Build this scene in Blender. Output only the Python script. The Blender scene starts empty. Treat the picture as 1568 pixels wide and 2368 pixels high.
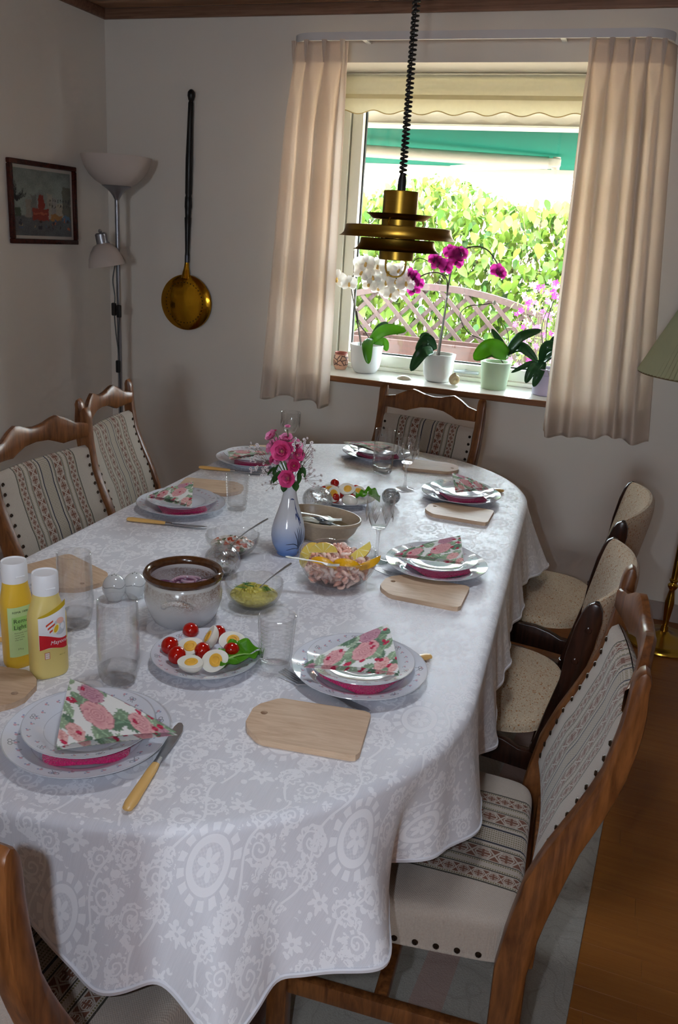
import bpy, bmesh, math, random
import numpy as np
from mathutils import Vector, Matrix
random.seed(7); NPR = np.random.RandomState(5)
PI = math.pi
SC = bpy.context.scene
COL = SC.collection
# ---------------------------------------------------------------- camera, world, lights, exposure
cam = bpy.data.cameras.new('camera'); camo = bpy.data.objects.new('camera', cam); COL.objects.link(camo)
cam.sensor_fit = 'VERTICAL'; cam.sensor_height = 23.6; cam.lens = 1953.81 * 23.6 / 2368; cam.clip_start = .02; cam.clip_end = 200
CR = Vector((0.93702215, 0.3436954, 0.06215277)); CU = Vector((-0.1625288, 0.27156347, 0.94859774)); CF = Vector((-0.30915026, 0.89895871, -0.31032139))
CPOS = Vector((2.5882, -3.7489, 1.534))
camo.matrix_world = Matrix(((CR.x, CU.x, -CF.x, CPOS.x), (CR.y, CU.y, -CF.y, CPOS.y), (CR.z, CU.z, -CF.z, CPOS.z), (0, 0, 0, 1)))
SC.camera = camo
SC.view_settings.view_transform = 'Standard'; SC.view_settings.look = 'None'; SC.view_settings.gamma = 1.0
SC.view_settings.use_curve_mapping = False; SC.view_settings.exposure = 1.0
try:
    SC.cycles.use_denoising = True
    SC.cycles.max_bounces = 6; SC.cycles.diffuse_bounces = 4; SC.cycles.glossy_bounces = 3; SC.cycles.transparent_max_bounces = 14; SC.cycles.transmission_bounces = 6
    SC.cycles.use_adaptive_sampling = True; SC.cycles.adaptive_threshold = .05; SC.cycles.adaptive_min_samples = 26
    SC.cycles.sample_clamp_indirect = 4.0
    SC.cycles.caustics_refractive = False; SC.cycles.caustics_reflective = False
except Exception: pass
world = bpy.data.worlds.new('sky'); SC.world = world; world.use_nodes = True
wn = world.node_tree.nodes; bg = wn['Background']; bg.inputs[0].default_value = (.80, .90, 1.0, 1); bg.inputs[1].default_value = 18.0
def light(name, typ, loc, energy, color=(1, 1, 1), **k):
    l = bpy.data.lights.new(name, typ); l.energy = energy; l.color = color
    for a, b in k.items(): setattr(l, a, b)
    o = bpy.data.objects.new(name, l); COL.objects.link(o); o.location = loc; return o
sun = light('sun', 'SUN', (0, -3, 8), 11.0, (1, .95, .86), angle=.01)
sun.rotation_euler = Vector((.15, .82, -.57)).to_track_quat('-Z', 'Y').to_euler()
# the camera's own pop-up flash, 10 cm left of the lens (portrait hold)
flash = light('camera_flash', 'POINT', CPOS - CR * .10 + CU * .005 + CF * .02, 9.5, (.82, .93, 1.10), shadow_soft_size=.012)
# daylight portals at the garden window and two openings added for ambient light
po = light('window_portal', 'AREA', (1.745, .36, 1.57), 1, shape='RECTANGLE', size=1.1, size_y=1.34); po.rotation_euler = (-PI / 2, 0, 0); po.data.cycles.is_portal = True
po = light('added_rear_opening_portal', 'AREA', (2.6, -6.22, 1.55), 1, shape='RECTANGLE', size=.64, size_y=.64); po.rotation_euler = (PI / 2, 0, 0); po.data.cycles.is_portal = True
po = light('added_roof_opening_portal', 'AREA', (2.10, -2.15, 2.76), 1, shape='RECTANGLE', size=.36, size_y=.34); po.data.cycles.is_portal = True
# ---------------------------------------------------------------- helpers
def lin(h):
    h = h.lstrip('#'); c = [int(h[i:i + 2], 16) / 255 for i in (0, 2, 4)]
    return tuple((x / 12.92 if x <= .04045 else ((x + .055) / 1.055) ** 2.4) for x in c)
class X_:
    """a node socket with arithmetic"""
    def __init__(s, g, k): s.g, s.k = g, k
    def _m(s, op, b=None, c=None): return s.g.m(op, s, b, c)
    def __add__(s, o): return s._m('ADD', o)
    __radd__ = __add__
    def __sub__(s, o): return s._m('SUBTRACT', o)
    def __rsub__(s, o): return s.g.m('SUBTRACT', o, s)
    def __mul__(s, o): return s._m('MULTIPLY', o)
    __rmul__ = __mul__
    def __truediv__(s, o): return s._m('DIVIDE', o)
    def abs(s): return s._m('ABSOLUTE')
    def frac(s): return s._m('FRACT')
    def floor(s): return s._m('FLOOR')
    def lt(s, o): return s._m('LESS_THAN', o)
    def gt(s, o): return s._m('GREATER_THAN', o)
    def max(s, o): return s._m('MAXIMUM', o)
    def min(s, o): return s._m('MINIMUM', o)
    def sqrt(s): return s._m('SQRT')
    def sin(s): return s._m('SINE')
    def cos(s): return s._m('COSINE')
    def band(s, a, b): return s.gt(a) * s.lt(b)
    def sm(s, a, b): return s.g.mr(s, a, b)
class G:
    """node graph of one material"""
    def __init__(g, name):
        g.mat = bpy.data.materials.new(name); g.mat.use_nodes = True; g.nt = g.mat.node_tree; g.n = g.nt.nodes
        g.b = g.n['Principled BSDF']; g.out = g.n['Material Output']
    def put(g, sock, v):
        if v is None: return
        if isinstance(v, X_): g.nt.links.new(v.k, sock)
        elif isinstance(v, (tuple, list)):
            sock.default_value = tuple(v) + ((1,) if len(v) == 3 and sock.type == 'RGBA' else ())
        else: sock.default_value = v
    def m(g, op, a, b=None, c=None):
        n = g.n.new('ShaderNodeMath'); n.operation = op
        for i, v in enumerate((a, b, c)): g.put(n.inputs[i], v)
        return X_(g, n.outputs[0])
    def mr(g, v, a, b, c=0., d=1.):
        n = g.n.new('ShaderNodeMapRange'); n.interpolation_type = 'SMOOTHSTEP'
        for i, q in enumerate((v, a, b, c, d)): g.put(n.inputs[i], q)
        return X_(g, n.outputs[0])
    def coord(g, kind='Object'):
        n = g.n.new('ShaderNodeTexCoord'); return X_(g, n.outputs[kind])
    def rnd(g):
        n = g.n.new('ShaderNodeObjectInfo'); return X_(g, n.outputs['Random'])
    def sep(g, v):
        n = g.n.new('ShaderNodeSeparateXYZ'); g.put(n.inputs[0], v); return [X_(g, o) for o in n.outputs]
    def com(g, x, y, z=0.):
        n = g.n.new('ShaderNodeCombineXYZ')
        for i, v in enumerate((x, y, z)): g.put(n.inputs[i], v)
        return X_(g, n.outputs[0])
    def scale(g, v, s):
        n = g.n.new('ShaderNodeVectorMath'); n.operation = 'MULTIPLY'; g.put(n.inputs[0], v); g.put(n.inputs[1], s if isinstance(s, (tuple, list)) else (s, s, s)); return X_(g, n.outputs[0])
    def vadd(g, v, w):
        n = g.n.new('ShaderNodeVectorMath'); n.operation = 'ADD'; g.put(n.inputs[0], v); g.put(n.inputs[1], w); return X_(g, n.outputs[0])
    def noise(g, v=None, scale=5., detail=2., rough=.5, dist=0., col=False):
        n = g.n.new('ShaderNodeTexNoise'); g.put(n.inputs['Vector'], v)
        n.inputs['Scale'].default_value = scale; n.inputs['Detail'].default_value = detail; n.inputs['Roughness'].default_value = rough; n.inputs['Distortion'].default_value = dist
        return X_(g, n.outputs['Color' if col else 'Fac'])
    def voro(g, v=None, scale=5., feature='F1', out='Distance', rnd=1.):
        n = g.n.new('ShaderNodeTexVoronoi'); n.feature = feature; g.put(n.inputs['Vector'], v); n.inputs['Scale'].default_value = scale
        if 'Randomness' in n.inputs: n.inputs['Randomness'].default_value = rnd
        return X_(g, n.outputs[out])
    def wave(g, v=None, scale=5., dist=0., detail=2., dscale=1., typ='BANDS', direction='X'):
        n = g.n.new('ShaderNodeTexWave'); n.wave_type = typ
        if typ == 'BANDS': n.bands_direction = direction
        g.put(n.inputs['Vector'], v); n.inputs['Scale'].default_value = scale; n.inputs['Distortion'].default_value = dist; n.inputs['Detail'].default_value = detail; n.inputs['Detail Scale'].default_value = dscale
        return X_(g, n.outputs['Fac'])
    def mix(g, f, a, b):
        n = g.n.new('ShaderNodeMix'); n.data_type = 'RGBA'
        g.put(n.inputs[0], f); g.put(n.inputs[6], a); g.put(n.inputs[7], b); return X_(g, n.outputs[2])
    def attr(g, name):
        n = g.n.new('ShaderNodeAttribute'); n.attribute_name = name; return X_(g, n.outputs['Color'])
    def bump(g, h, strength=.3, dist=.01):
        n = g.n.new('ShaderNodeBump'); g.put(n.inputs['Height'], h); n.inputs['Strength'].default_value = strength; n.inputs['Distance'].default_value = dist
        g.nt.links.new(n.outputs[0], g.b.inputs['Normal']); return g
    def set(g, **k):
        names = dict(col='Base Color', rough='Roughness', metal='Metallic', spec='Specular IOR Level', trans='Transmission Weight', ior='IOR', alpha='Alpha', coat='Coat Weight', sheen='Sheen Weight', sss='Subsurface Weight', emit='Emission Color', estr='Emission Strength', aniso='Anisotropic')
        for a, v in k.items(): g.put(g.b.inputs[names[a]], v)
        return g
    def node(g, t, **k):
        n = g.n.new(t)
        for a, v in k.items(): g.put(n.inputs[a.replace('_', ' ')], v)
        return n
    def shader(g, out): g.nt.links.new(out, g.out.inputs['Surface']); return g
MATS = {}
def plain(name, col, rough=.5, metal=0., var=.06, scale=8., bump=0., bscale=60., **k):
    """a material with slight procedural colour variation"""
    if name in MATS: return MATS[name]
    g = G(name); c = lin(col) if isinstance(col, str) else col
    n = g.noise(g.coord(), scale, 3)
    lo = tuple(x * (1 - var) for x in c); hi = tuple(min(1, x * (1 + var)) for x in c)
    g.set(col=g.mix(n, lo, hi), rough=rough, metal=metal, **k)
    if bump: g.bump(g.noise(g.coord(), bscale, 3), bump, .002)
    MATS[name] = g.mat; return g.mat
def translucent(name, col, amt=.5, rough=.8, scale=20., var=.08, tint=None):
    if name in MATS: return MATS[name]
    g = G(name); c = lin(col); n = g.noise(g.coord(), scale, 3)
    cc = g.mix(n, tuple(x * (1 - var) for x in c), tuple(min(1, x * (1 + var)) for x in c))
    g.set(col=cc, rough=rough, spec=.2)
    t = g.node('ShaderNodeBsdfTranslucent'); g.put(t.inputs[0], tuple(lin(tint)) if tint else cc)
    mx = g.n.new('ShaderNodeMixShader'); mx.inputs[0].default_value = amt
    g.nt.links.new(g.b.outputs[0], mx.inputs[1]); g.nt.links.new(t.outputs[0], mx.inputs[2]); g.shader(mx.outputs[0])
    MATS[name] = g.mat; return g.mat
def glassy(name, col=(1, 1, 1), clear=.5, ior=1.45, rough=0.):
    """clear glass: refracting glass blended with straight-through transmission"""
    if name in MATS: return MATS[name]
    g = G(name)
    a = g.node('ShaderNodeBsdfGlass', Roughness=rough, IOR=ior); g.put(a.inputs['Color'], col)
    t = g.node('ShaderNodeBsdfTransparent'); g.put(t.inputs[0], tuple(.99 * x for x in col))
    gl = g.node('ShaderNodeBsdfGlossy'); gl.inputs['Roughness'].default_value = .02
    lw = g.node('ShaderNodeLayerWeight', Blend=.5); fx = X_(g, lw.outputs['Facing']); fx = fx * fx; fr = (fx * fx) * .95 + .04
    m1 = g.n.new('ShaderNodeMixShader'); g.put(m1.inputs[0], fr); g.nt.links.new(t.outputs[0], m1.inputs[1]); g.nt.links.new(gl.outputs[0], m1.inputs[2])
    m2 = g.n.new('ShaderNodeMixShader'); m2.inputs[0].default_value = clear
    g.nt.links.new(a.outputs[0], m2.inputs[1]); g.nt.links.new(m1.outputs[0], m2.inputs[2]); g.shader(m2.outputs[0])
    MATS[name] = g.mat; return g.mat
class MB:
    def __init__(s): s.v = []; s.f = []; s.mi = []; s.uv = None
    def add(s, v, f, mi=0):
        o = len(s.v); s.v += [tuple(p) for p in v]; s.f += [tuple(i + o for i in q) for q in f]; s.mi += [mi] * len(f); return s
    def box(s, x0, x1, y0, y1, z0, z1, mi=0, M=None):
        v = [(x, y, z) for z in (z0, z1) for y in (y0, y1) for x in (x0, x1)]
        if M is not None: v = [M @ Vector(p) for p in v]
        return s.add(v, [(0, 2, 3, 1), (4, 5, 7, 6), (0, 1, 5, 4), (2, 6, 7, 3), (0, 4, 6, 2), (1, 3, 7, 5)], mi)
    def rbox(s, x0, x1, y0, y1, z0, z1, b=.004, seg=2, mi=0, M=None):
        bm = bmesh.new(); bmesh.ops.create_cube(bm, size=1)
        for q in bm.verts: q.co = Vector(((x0 + x1) / 2 + q.co.x * (x1 - x0), (y0 + y1) / 2 + q.co.y * (y1 - y0), (z0 + z1) / 2 + q.co.z * (z1 - z0)))
        bmesh.ops.bevel(bm, geom=list(bm.edges), offset=b, segments=seg, affect='EDGES', profile=.5)
        return s.frombm(bm, mi, M)
    def frombm(s, bm, mi=0, M=None):
        bm.verts.index_update()
        v = [(M @ q.co if M is not None else q.co) for q in bm.verts]; f = [tuple(q.index for q in fc.verts) for fc in bm.faces]; bm.free()
        return s.add(v, f, mi)
    def lathe(s, prof, seg=32, c=(0, 0, 0), mi=0, M=None, fn=None):
        """prof: (r, z); r=0 ends make poles. fn(theta, r, z)->(r, z)"""
        v = []; idx = []
        for (r, z) in prof:
            if r <= 1e-7:
                idx.append([len(v)]); v.append((c[0], c[1], c[2] + z))
            else:
                row = []
                for k in range(seg):
                    th = 2 * PI * k / seg; rr, zz = (fn(th, r, z) if fn else (r, z))
                    row.append(len(v)); v.append((c[0] + rr * math.cos(th), c[1] + rr * math.sin(th), c[2] + zz))
                idx.append(row)
        f = []
        for a, b in zip(idx[:-1], idx[1:]):
            if len(a) == 1 and len(b) == 1: continue
            for k in range(seg):
                k2 = (k + 1) % seg
                if len(a) == 1: f.append((a[0], b[k2], b[k])[::-1])
                elif len(b) == 1: f.append((a[k], a[k2], b[0]))
                else: f.append((a[k], a[k2], b[k2], b[k]))
        if M is not None: v = [M @ Vector(p) for p in v]
        return s.add(v, f, mi)
    def tube(s, pts, rad, seg=8, caps=True, mi=0, flat=1.):
        pts = [Vector(p) for p in pts]; n = len(pts)
        rad = [rad] * n if isinstance(rad, (int, float)) else list(rad)
        v = []; f = []; up = None
        for i, p in enumerate(pts):
            t = (pts[min(i + 1, n - 1)] - pts[max(i - 1, 0)]).normalized()
            if up is None:
                up = Vector((0, 0, 1)) if abs(t.z) < .9 else Vector((1, 0, 0))
            up = (up - t * up.dot(t)).normalized(); sd = t.cross(up)
            for k in range(seg):
                a = 2 * PI * k / seg; v.append(p + (sd * math.cos(a) + up * math.sin(a) * flat) * rad[i])
        for i in range(n - 1):
            for k in range(seg):
                k2 = (k + 1) % seg; f.append((i * seg + k, i * seg + k2, (i + 1) * seg + k2, (i + 1) * seg + k))
        if caps: f.append(tuple(range(seg))[::-1]); f.append(tuple((n - 1) * seg + k for k in range(seg)))
        return s.add(v, f, mi)
    def prism(s, poly, z0, z1, mi=0, M=None, b=0., seg=2):
        bm = bmesh.new(); vs = [bm.verts.new((x, y, z0)) for x, y in poly]; fc = bm.faces.new(vs)
        r = bmesh.ops.extrude_face_region(bm, geom=[fc]); bmesh.ops.translate(bm, vec=(0, 0, z1 - z0), verts=[q for q in r['geom'] if isinstance(q, bmesh.types.BMVert)])
        bmesh.ops.recalc_face_normals(bm, faces=bm.faces)
        if b: bmesh.ops.bevel(bm, geom=[e for e in bm.edges if abs(e.verts[0].co.z - e.verts[1].co.z) < 1e-6], offset=b, segments=seg, affect='EDGES', profile=.5)
        return s.frombm(bm, mi, M)
    def grid(s, fn, nu, nv, closeu=False, mi=0, flip=False):
        o = len(s.v); 
        for j in range(nv + 1):
            for i in range(nu + (0 if closeu else 1)): s.v.append(tuple(fn(i / nu, j / nv)))
        w = nu + (0 if closeu else 1)
        for j in range(nv):
            for i in range(nu):
                i2 = (i + 1) % w; q = (o + j * w + i, o + j * w + i2, o + (j + 1) * w + i2, o + (j + 1) * w + i)
                s.f.append(q[::-1] if flip else q); s.mi.append(mi)
        return s
    def sphere(s, c, r, seg=12, ring=8, mi=0, M=None):
        r = (r, r, r) if isinstance(r, (int, float)) else r
        v = [(0, 0, -1)]; f = []
        for j in range(1, ring):
            ph = -PI / 2 + PI * j / ring
            for k in range(seg): th = 2 * PI * k / seg; v.append((math.cos(ph) * math.cos(th), math.cos(ph) * math.sin(th), math.sin(ph)))
        v.append((0, 0, 1)); n = len(v) - 1
        for k in range(seg):
            k2 = (k + 1) % seg; f.append((0, 1 + k2, 1 + k)); f.append((n, n - seg + k, n - seg + k2))
            for j in range(ring - 2): f.append((1 + j * seg + k, 1 + j * seg + k2, 1 + (j + 1) * seg + k2, 1 + (j + 1) * seg + k))
        v = [Vector((p[0] * r[0], p[1] * r[1], p[2] * r[2])) for p in v]
        if M is not None: v = [M @ p for p in v]
        return s.add([p + Vector(c) for p in v], f, mi)
    def mesh(s, name, smooth=True, sharp=None):
        me = bpy.data.meshes.new(name); me.from_pydata([tuple(p) for p in s.v], [], s.f)
        me.polygons.foreach_set('material_index', s.mi)
        if smooth: me.polygons.foreach_set('use_smooth', [True] * len(s.f))
        if s.uv is not None:
            ul = me.uv_layers.new(name='UVMap'); li = np.zeros(len(me.loops), dtype=np.int32); me.loops.foreach_get('vertex_index', li)
            ul.data.foreach_set('uv', np.asarray(s.uv, dtype=np.float32)[li].ravel())
        me.update()
        if sharp:
            try: me.set_sharp_from_angle(angle=math.radians(sharp))
            except Exception: pass
        return me
    def build(s, name, mats, parent=None, smooth=True, sharp=35, loc=None, rot=None):
        me = s.mesh(name, smooth, sharp)
        for m_ in (mats if isinstance(mats, (list, tuple)) else [mats]): me.materials.append(m_)
        return obj(name, me, parent, loc, rot)
def obj(name, me, parent=None, loc=None, rot=None):
    o = bpy.data.objects.new(name, me); COL.objects.link(o)
    if parent is not None: o.parent = parent
    if loc is not None: o.location = loc
    if rot is not None: o.rotation_euler = rot
    return o
def tag(o, label, cat, group=None, kind=None):
    o['label'] = label; o['category'] = cat
    if group: o['group'] = group
    if kind: o['kind'] = kind
    return o
def struct(o, label=None):
    o['kind'] = 'structure'
    if label: o['label'] = label
    return o
def thing(name, label, cat, loc=(0, 0, 0), rz=0., group=None, rot=None):
    o = bpy.data.objects.new(name, None); COL.objects.link(o); o.location = loc; o.rotation_euler = rot if rot is not None else (0, 0, rz)
    o.empty_display_size = .05
    return tag(o, label, cat, group)
def copy_tree(o, parent=None):
    c = o.copy(); COL.objects.link(c); c.parent = parent
    for ch in list(o.children): copy_tree(ch, c)
    return c
def spline(pts, n):
    """Catmull-Rom through pts, n samples per span"""
    P = [Vector(p) for p in pts]; out = []
    for i in range(len(P) - 1):
        a = P[max(i - 1, 0)]; b = P[i]; c = P[i + 1]; d = P[min(i + 2, len(P) - 1)]
        for k in range(n):
            t = k / n; out.append(.5 * ((2 * b) + (c - a) * t + (2 * a - 5 * b + 4 * c - d) * t * t + (3 * b - a - 3 * c + d) * t ** 3))
    out.append(P[-1]); return out
def interp(x, xs, ys): return float(np.interp(x, xs, ys))
def RZ(a): return Matrix.Rotation(a, 4, 'Z')
def RX(a): return Matrix.Rotation(a, 4, 'X')
def RY(a): return Matrix.Rotation(a, 4, 'Y')
def T(x, y, z): return Matrix.Translation((x, y, z))
# ================================================================ materials of the setting
def wall_mat():
    g = G('painted_wall'); c = g.coord()
    n = g.noise(c, 220, 3); n2 = g.noise(c, 1.3, 3)
    g.set(col=g.mix(n2, lin('ddd6cd'), lin('e6e0d8')), rough=.85, spec=.2).bump(n, .12, .001); return g.mat
WALL = wall_mat()
def wood(name, dark, light, scale=(3, 40, 40), rough=.4, dist=3., bump=.06, rnd=0., axis=None):
    if name in MATS: return MATS[name]
    g = G(name); c = g.coord(); c = g.scale(c, scale)
    if rnd: c = g.vadd(c, g.com(g.rnd() * 37., g.rnd() * 91., g.rnd() * 53.))
    n = g.noise(c, 1., 4, .6, dist); n2 = g.noise(g.scale(c, (3., 3., 3.)), 2., 3, .6)
    f = (n * .75 + n2 * .35).sm(.3, .78)
    col = g.mix(f, lin(dark), lin(light))
    if rnd: col = g.mix(g.rnd() * rnd, col, lin(dark))
    g.set(col=col, rough=rough, spec=.35).bump(n2, bump, .002); MATS[name] = g.mat; return g.mat
CEILW = wood('ceiling_pine', '7d5a42', 'b48b6c', (.8, 14, 14), .55, 2., rnd=.35)
OAK = wood('oiled_oak', '4a2711', '84522b', (22, 22, 3.2), .33, 2.5, .08)
FLOORW = wood('floor_laminate', '8a521e', '9a6128', (1.6, 30, 30), .30, 2.2, .01, rnd=.22)
WHITE = plain('white_lacquer', 'e9e8e2', .35, var=.02)
FRAMEW = plain('cream_window_paint', 'e6e4d6', .35, var=.02)
# ================================================================ room shell
RX0, RX1, RY0, RY1, RH = 0., 5., -6.2, 0., 2.455
m = MB(); m.box(RX0 - .3, RX1 + .3, RY0 - .3, .38, -.08, -.014)
floor = struct(m.build('floor', plain('subfloor', '4a3018', .8), smooth=False), 'warm brown wood laminate floor')
pm = {}
PW = .066
y = -2.64
while y < -.005:     # the strips in view at the right, one by one
    y1 = min(y + PW, -.004); x = 2.40 - random.random() * .35
    while x < 3.25:
        L = .42; a, b = max(x, 2.40), min(x + L, 3.25)
        if b - a > .03:
            k = (round(b - a, 3), round(y1 - y, 3))
            if k not in pm:
                q = MB(); q.rbox(-k[0] / 2 + .0001, k[0] / 2 - .0001, -k[1] / 2 + .0001, k[1] / 2 - .0001, -.014, 0, .0003, 1); pm[k] = q.mesh('floor_strip', False); pm[k].materials.append(FLOORW)
            obj('floor_strip', pm[k], floor, ((a + b) / 2, (y + y1) / 2, 0))
        x += L
    y += PW
m = MB(); m.box(RX0, 2.3995, RY0, 0, -.014, 0); m.box(2.3995, RX1, RY0, -2.6405, -.014, 0); m.box(3.2505, RX1, -2.6405, 0, -.014, 0); m.build('floor_field', FLOORW, floor, smooth=False)
WX0, WX1, WZ0, WZ1 = 1.085, 2.405, .885, 2.232
m = MB(); m.box(RX0 - .3, WX0, 0, .38, -.08, 2.7); m.box(WX1, RX1 + .3, 0, .38, -.08, 2.7); m.box(WX0, WX1, 0, .38, -.08, WZ0); m.box(WX0, WX1, 0, .38, WZ1, 2.7)
struct(m.build('wall_back', WALL, smooth=False), 'off-white plastered wall around the window')
m = MB(); m.box(-.3, 0, RY0 - .3, 0, -.08, 2.7); struct(m.build('wall_left', WALL, smooth=False), 'off-white plastered side wall with the framed street print')
m = MB(); m.box(-.3, 2.26, RY0 - .3, RY0, -.08, 2.7); m.box(2.90, RX1 + .3, RY0 - .3, RY0, -.08, 2.7); m.box(2.26, 2.90, RY0 - .3, RY0, -.08, 1.25); m.box(2.26, 2.90, RY0 - .3, RY0, 1.89, 2.7); struct(m.build('wall_front', WALL, smooth=False), 'wall behind the viewer with an opening added for ambient light')
m = MB(); m.box(5, 5.3, RY0, 0, -.08, 2.7)
struct(m.build('wall_right', WALL, smooth=False), 'plain wall outside the picture on the right')
FILL_HOLE = (1.92, 2.28, -2.32, -1.98)      # unseen ceiling opening, added to let ambient light down on the table
def holed(m, x0, x1, y0, y1, z0, z1):
    a, b, c, d = FILL_HOLE; m.box(x0, x1, y0, c, z0, z1); m.box(x0, x1, d, y1, z0, z1); m.box(x0, a, c, d, z0, z1); m.box(b, x1, c, d, z0, z1); return m
m = holed(MB(), -.3, 5.3, RY0 - .3, .95, 2.48, 2.75)
ceil = struct(m.build('ceiling', CEILW, smooth=False), 'pine board ceiling')
y = -1.35
while y < -.01:
    w = min(.095, -.004 - y)
    q = MB(); q.rbox(0.004, 4.99, 0, w - .004, RH, 2.48, .004, 1); q.build('ceiling_board', CEILW, ceil, loc=(0, y, 0)); y += .095
m = holed(MB(), .004, 4.99, RY0, -1.35, RH, 2.48); m.build('ceiling_board_field', CEILW, ceil, smooth=False)
TRIMW = wood('trim_pine', '6b4a38', '94705a', (1, 20, 20), .55)
m = MB(); m.rbox(0, 4.99, -.018, -.0005, 2.411, RH - .001, .004, 2); struct(m.build('trim_1', TRIMW), 'wooden ceiling moulding along the window wall')
m = MB(); m.rbox(.0005, .018, -5.0, -.019, 2.411, RH - .001, .004, 2); struct(m.build('trim_2', TRIMW), 'wooden ceiling moulding along the side wall')
BASE = plain('skirting_paint', 'a89a94', .5)
m = MB(); m.rbox(0.013, 4.99, -.013, -.0005, .0, .085, .003, 1); struct(m.build('baseboard_back', BASE), 'painted skirting under the window')
m = MB(); m.rbox(.0005, .0125, -5.5, -.0005, .0, .085, .003, 1); struct(m.build('baseboard_left', BASE), 'painted skirting of the side wall')
# ================================================================ window
win = thing('window_1', 'white framed window with one large pane above the sill', 'window', (0, 0, 0)); win['kind'] = 'structure'
m = MB()
for (a, b, c, d) in ((WX0, 1.137, WZ0 + .02, WZ1), (2.353, WX1, WZ0 + .02, WZ1), (1.137, 2.353, WZ1 - .05, WZ1), (1.137, 2.353, .912, .93)):
    m.rbox(a, b, .27, .345, c, d, .004, 2)
m.build('window_frame', FRAMEW, win)
m = MB()
for (a, b, c, d) in ((1.142, 1.196, .934, 2.177), (2.294, 2.348, .934, 2.177), (1.196, 2.294, 2.12, 2.177), (1.196, 2.294, .934, .988)):
    m.rbox(a, b, .283, .335, c, d, .006, 2)
sash = m.build('sash', FRAMEW, win)
m = MB()
for (a, b, c, d) in ((1.196, 1.203, .988, 2.12), (2.287, 2.294, .988, 2.12), (1.203, 2.287, .988, .995)): m.box(a, b, .315, .33, c, d)
m.build('gasket', plain('black_rubber', '1c211f', .6), win, smooth=False)
g = G('window_pane_glass'); t = g.node('ShaderNodeBsdfTransparent'); g.put(t.inputs[0], (.97, .99, .98)); gl = g.node('ShaderNodeBsdfGlossy'); gl.inputs['Roughness'].default_value = .01
mx = g.n.new('ShaderNodeMixShader'); mx.inputs[0].default_value = .05; g.nt.links.new(t.outputs[0], mx.inputs[1]); g.nt.links.new(gl.outputs[0], mx.inputs[2]); g.shader(mx.outputs[0])
m = MB(); m.box(1.196, 2.294, .319, .325, .988, 2.12); m.build('pane', g.mat, win, smooth=False)
m = MB(); m.rbox(1.79, 1.80, .262, .284, .945, .965, .002, 1); m.rbox(1.745, 1.865, .252, .266, .947, .963, .005, 2)
m.build('window_handle', plain('handle_steel', 'b9c0c4', .3, .7), win)
g = G('sill_top'); n = g.noise(g.coord(), 6, 2); g.set(col=g.mix(n, lin('e4e2da'), lin('eceae4')), rough=.22)
m = MB(); m.rbox(WX0 + .001, WX1 - .001, -.035, .285, .886, .912, .003, 2)
sill = struct(m.build('window_sill', g.mat), 'glossy white window sill with brown wooden front edge')
m = MB(); m.rbox(WX0 + .001, WX1 - .001, -.045, -.034, .886, .9125, .003, 1); m.build('front_edge', wood('sill_edge', '6a3d1d', '8f5a31', (2, 30, 30), .4), sill)
# frame of the unseen rear opening, added as a source of ambient light
m = MB()
for (a, b, c, d) in ((2.26, 2.28, 1.25, 1.89), (2.88, 2.90, 1.25, 1.89), (2.28, 2.88, 1.87, 1.89), (2.28, 2.88, 1.25, 1.27)): m.rbox(a, b, -6.40, -6.32, c, d, .004, 1)
struct(m.build('added_rear_window', FRAMEW), 'unseen rear window added for ambient light')
# ================================================================ roller blind
blind = thing('roller_blind', 'cream roller blind with scalloped hem at the window top', 'blind', (0, 0, 0))
BL = translucent('blind_fabric', 'f5f1de', .5, .8, 60, .04)
bx0, bx1 = 1.10, 2.39
def bl(u, v):
    x = bx0 + (bx1 - bx0) * u
    ph = (x - 1.12) / .1475
    zb = 2.062 + .017 * abs(math.sin(PI * ph)) ** 1.6 * 0 + .016 * (abs(math.cos(PI * ph)) ** 2.2)
    z = 2.222 + (zb - 2.222) * v
    yy = .205 - .012 * math.exp(-((z - 2.19) / .02) ** 2)
    return (x, yy, z)
m = MB(); m.grid(bl, 180, 14); m.grid(lambda u, v: (bl(u, v)[0], bl(u, v)[1] + .0015, bl(u, v)[2]), 180, 14, flip=True)
m.build('fabric', BL, blind)
m = MB()
m.tube([(bl(i / 180, 1)[0], bl(i / 180, 1)[1] - .0005, bl(i / 180, 1)[2]) for i in range(181)], .0022, 5); m.build('hem_braid', plain('blind_braid', 'c9b07a', .8), blind)
m = MB(); m.tube([(bx0, .225, 2.205), (bx1, .225, 2.205)], .018, 14); m.build('roller_tube', FRAMEW, blind)
m = MB(); m.grid(lambda u, v: (bx0 + (bx1 - bx0) * u, .2035, 2.125 + .018 * v), 2, 2); m.build('hem_seam', translucent('blind_seam', 'e6dcb8', .35), blind)
# ================================================================ curtain rail
rail = thing('curtain_rail', 'white curved curtain rail above the window', 'curtain rail', (0, 0, 0))
path = [(.985, -.004)] + [(.985 + .11 - .11 * math.cos(a), -.02 - .095 * math.sin(a)) for a in np.linspace(.15, PI / 2, 10)] + [(2.50 - .11 + .11 * math.sin(a), -.02 - .095 * math.cos(a)) for a in np.linspace(0, PI / 2 - .15, 10)] + [(2.50, -.004)]
path = [(x, y * 1.0) for x, y in path]
m = MB(); v = []; f = []
for i, (x, y) in enumerate(path):
    t0 = Vector(path[max(i - 1, 0)]); t1 = Vector(path[min(i + 1, len(path) - 1)]); n = (t1 - t0).normalized(); n = Vector((-n.y, n.x))
    for s_, z in ((-.005, 2.292), (.005, 2.292), (.005, 2.322), (-.005, 2.322)): v.append((x + n.x * s_, y + n.y * s_, z))
for i in range(len(path) - 1):
    for k in range(4): f.append((i * 4 + k, i * 4 + (k + 1) % 4, i * 4 + 4 + (k + 1) % 4, i * 4 + 4 + k))
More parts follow.
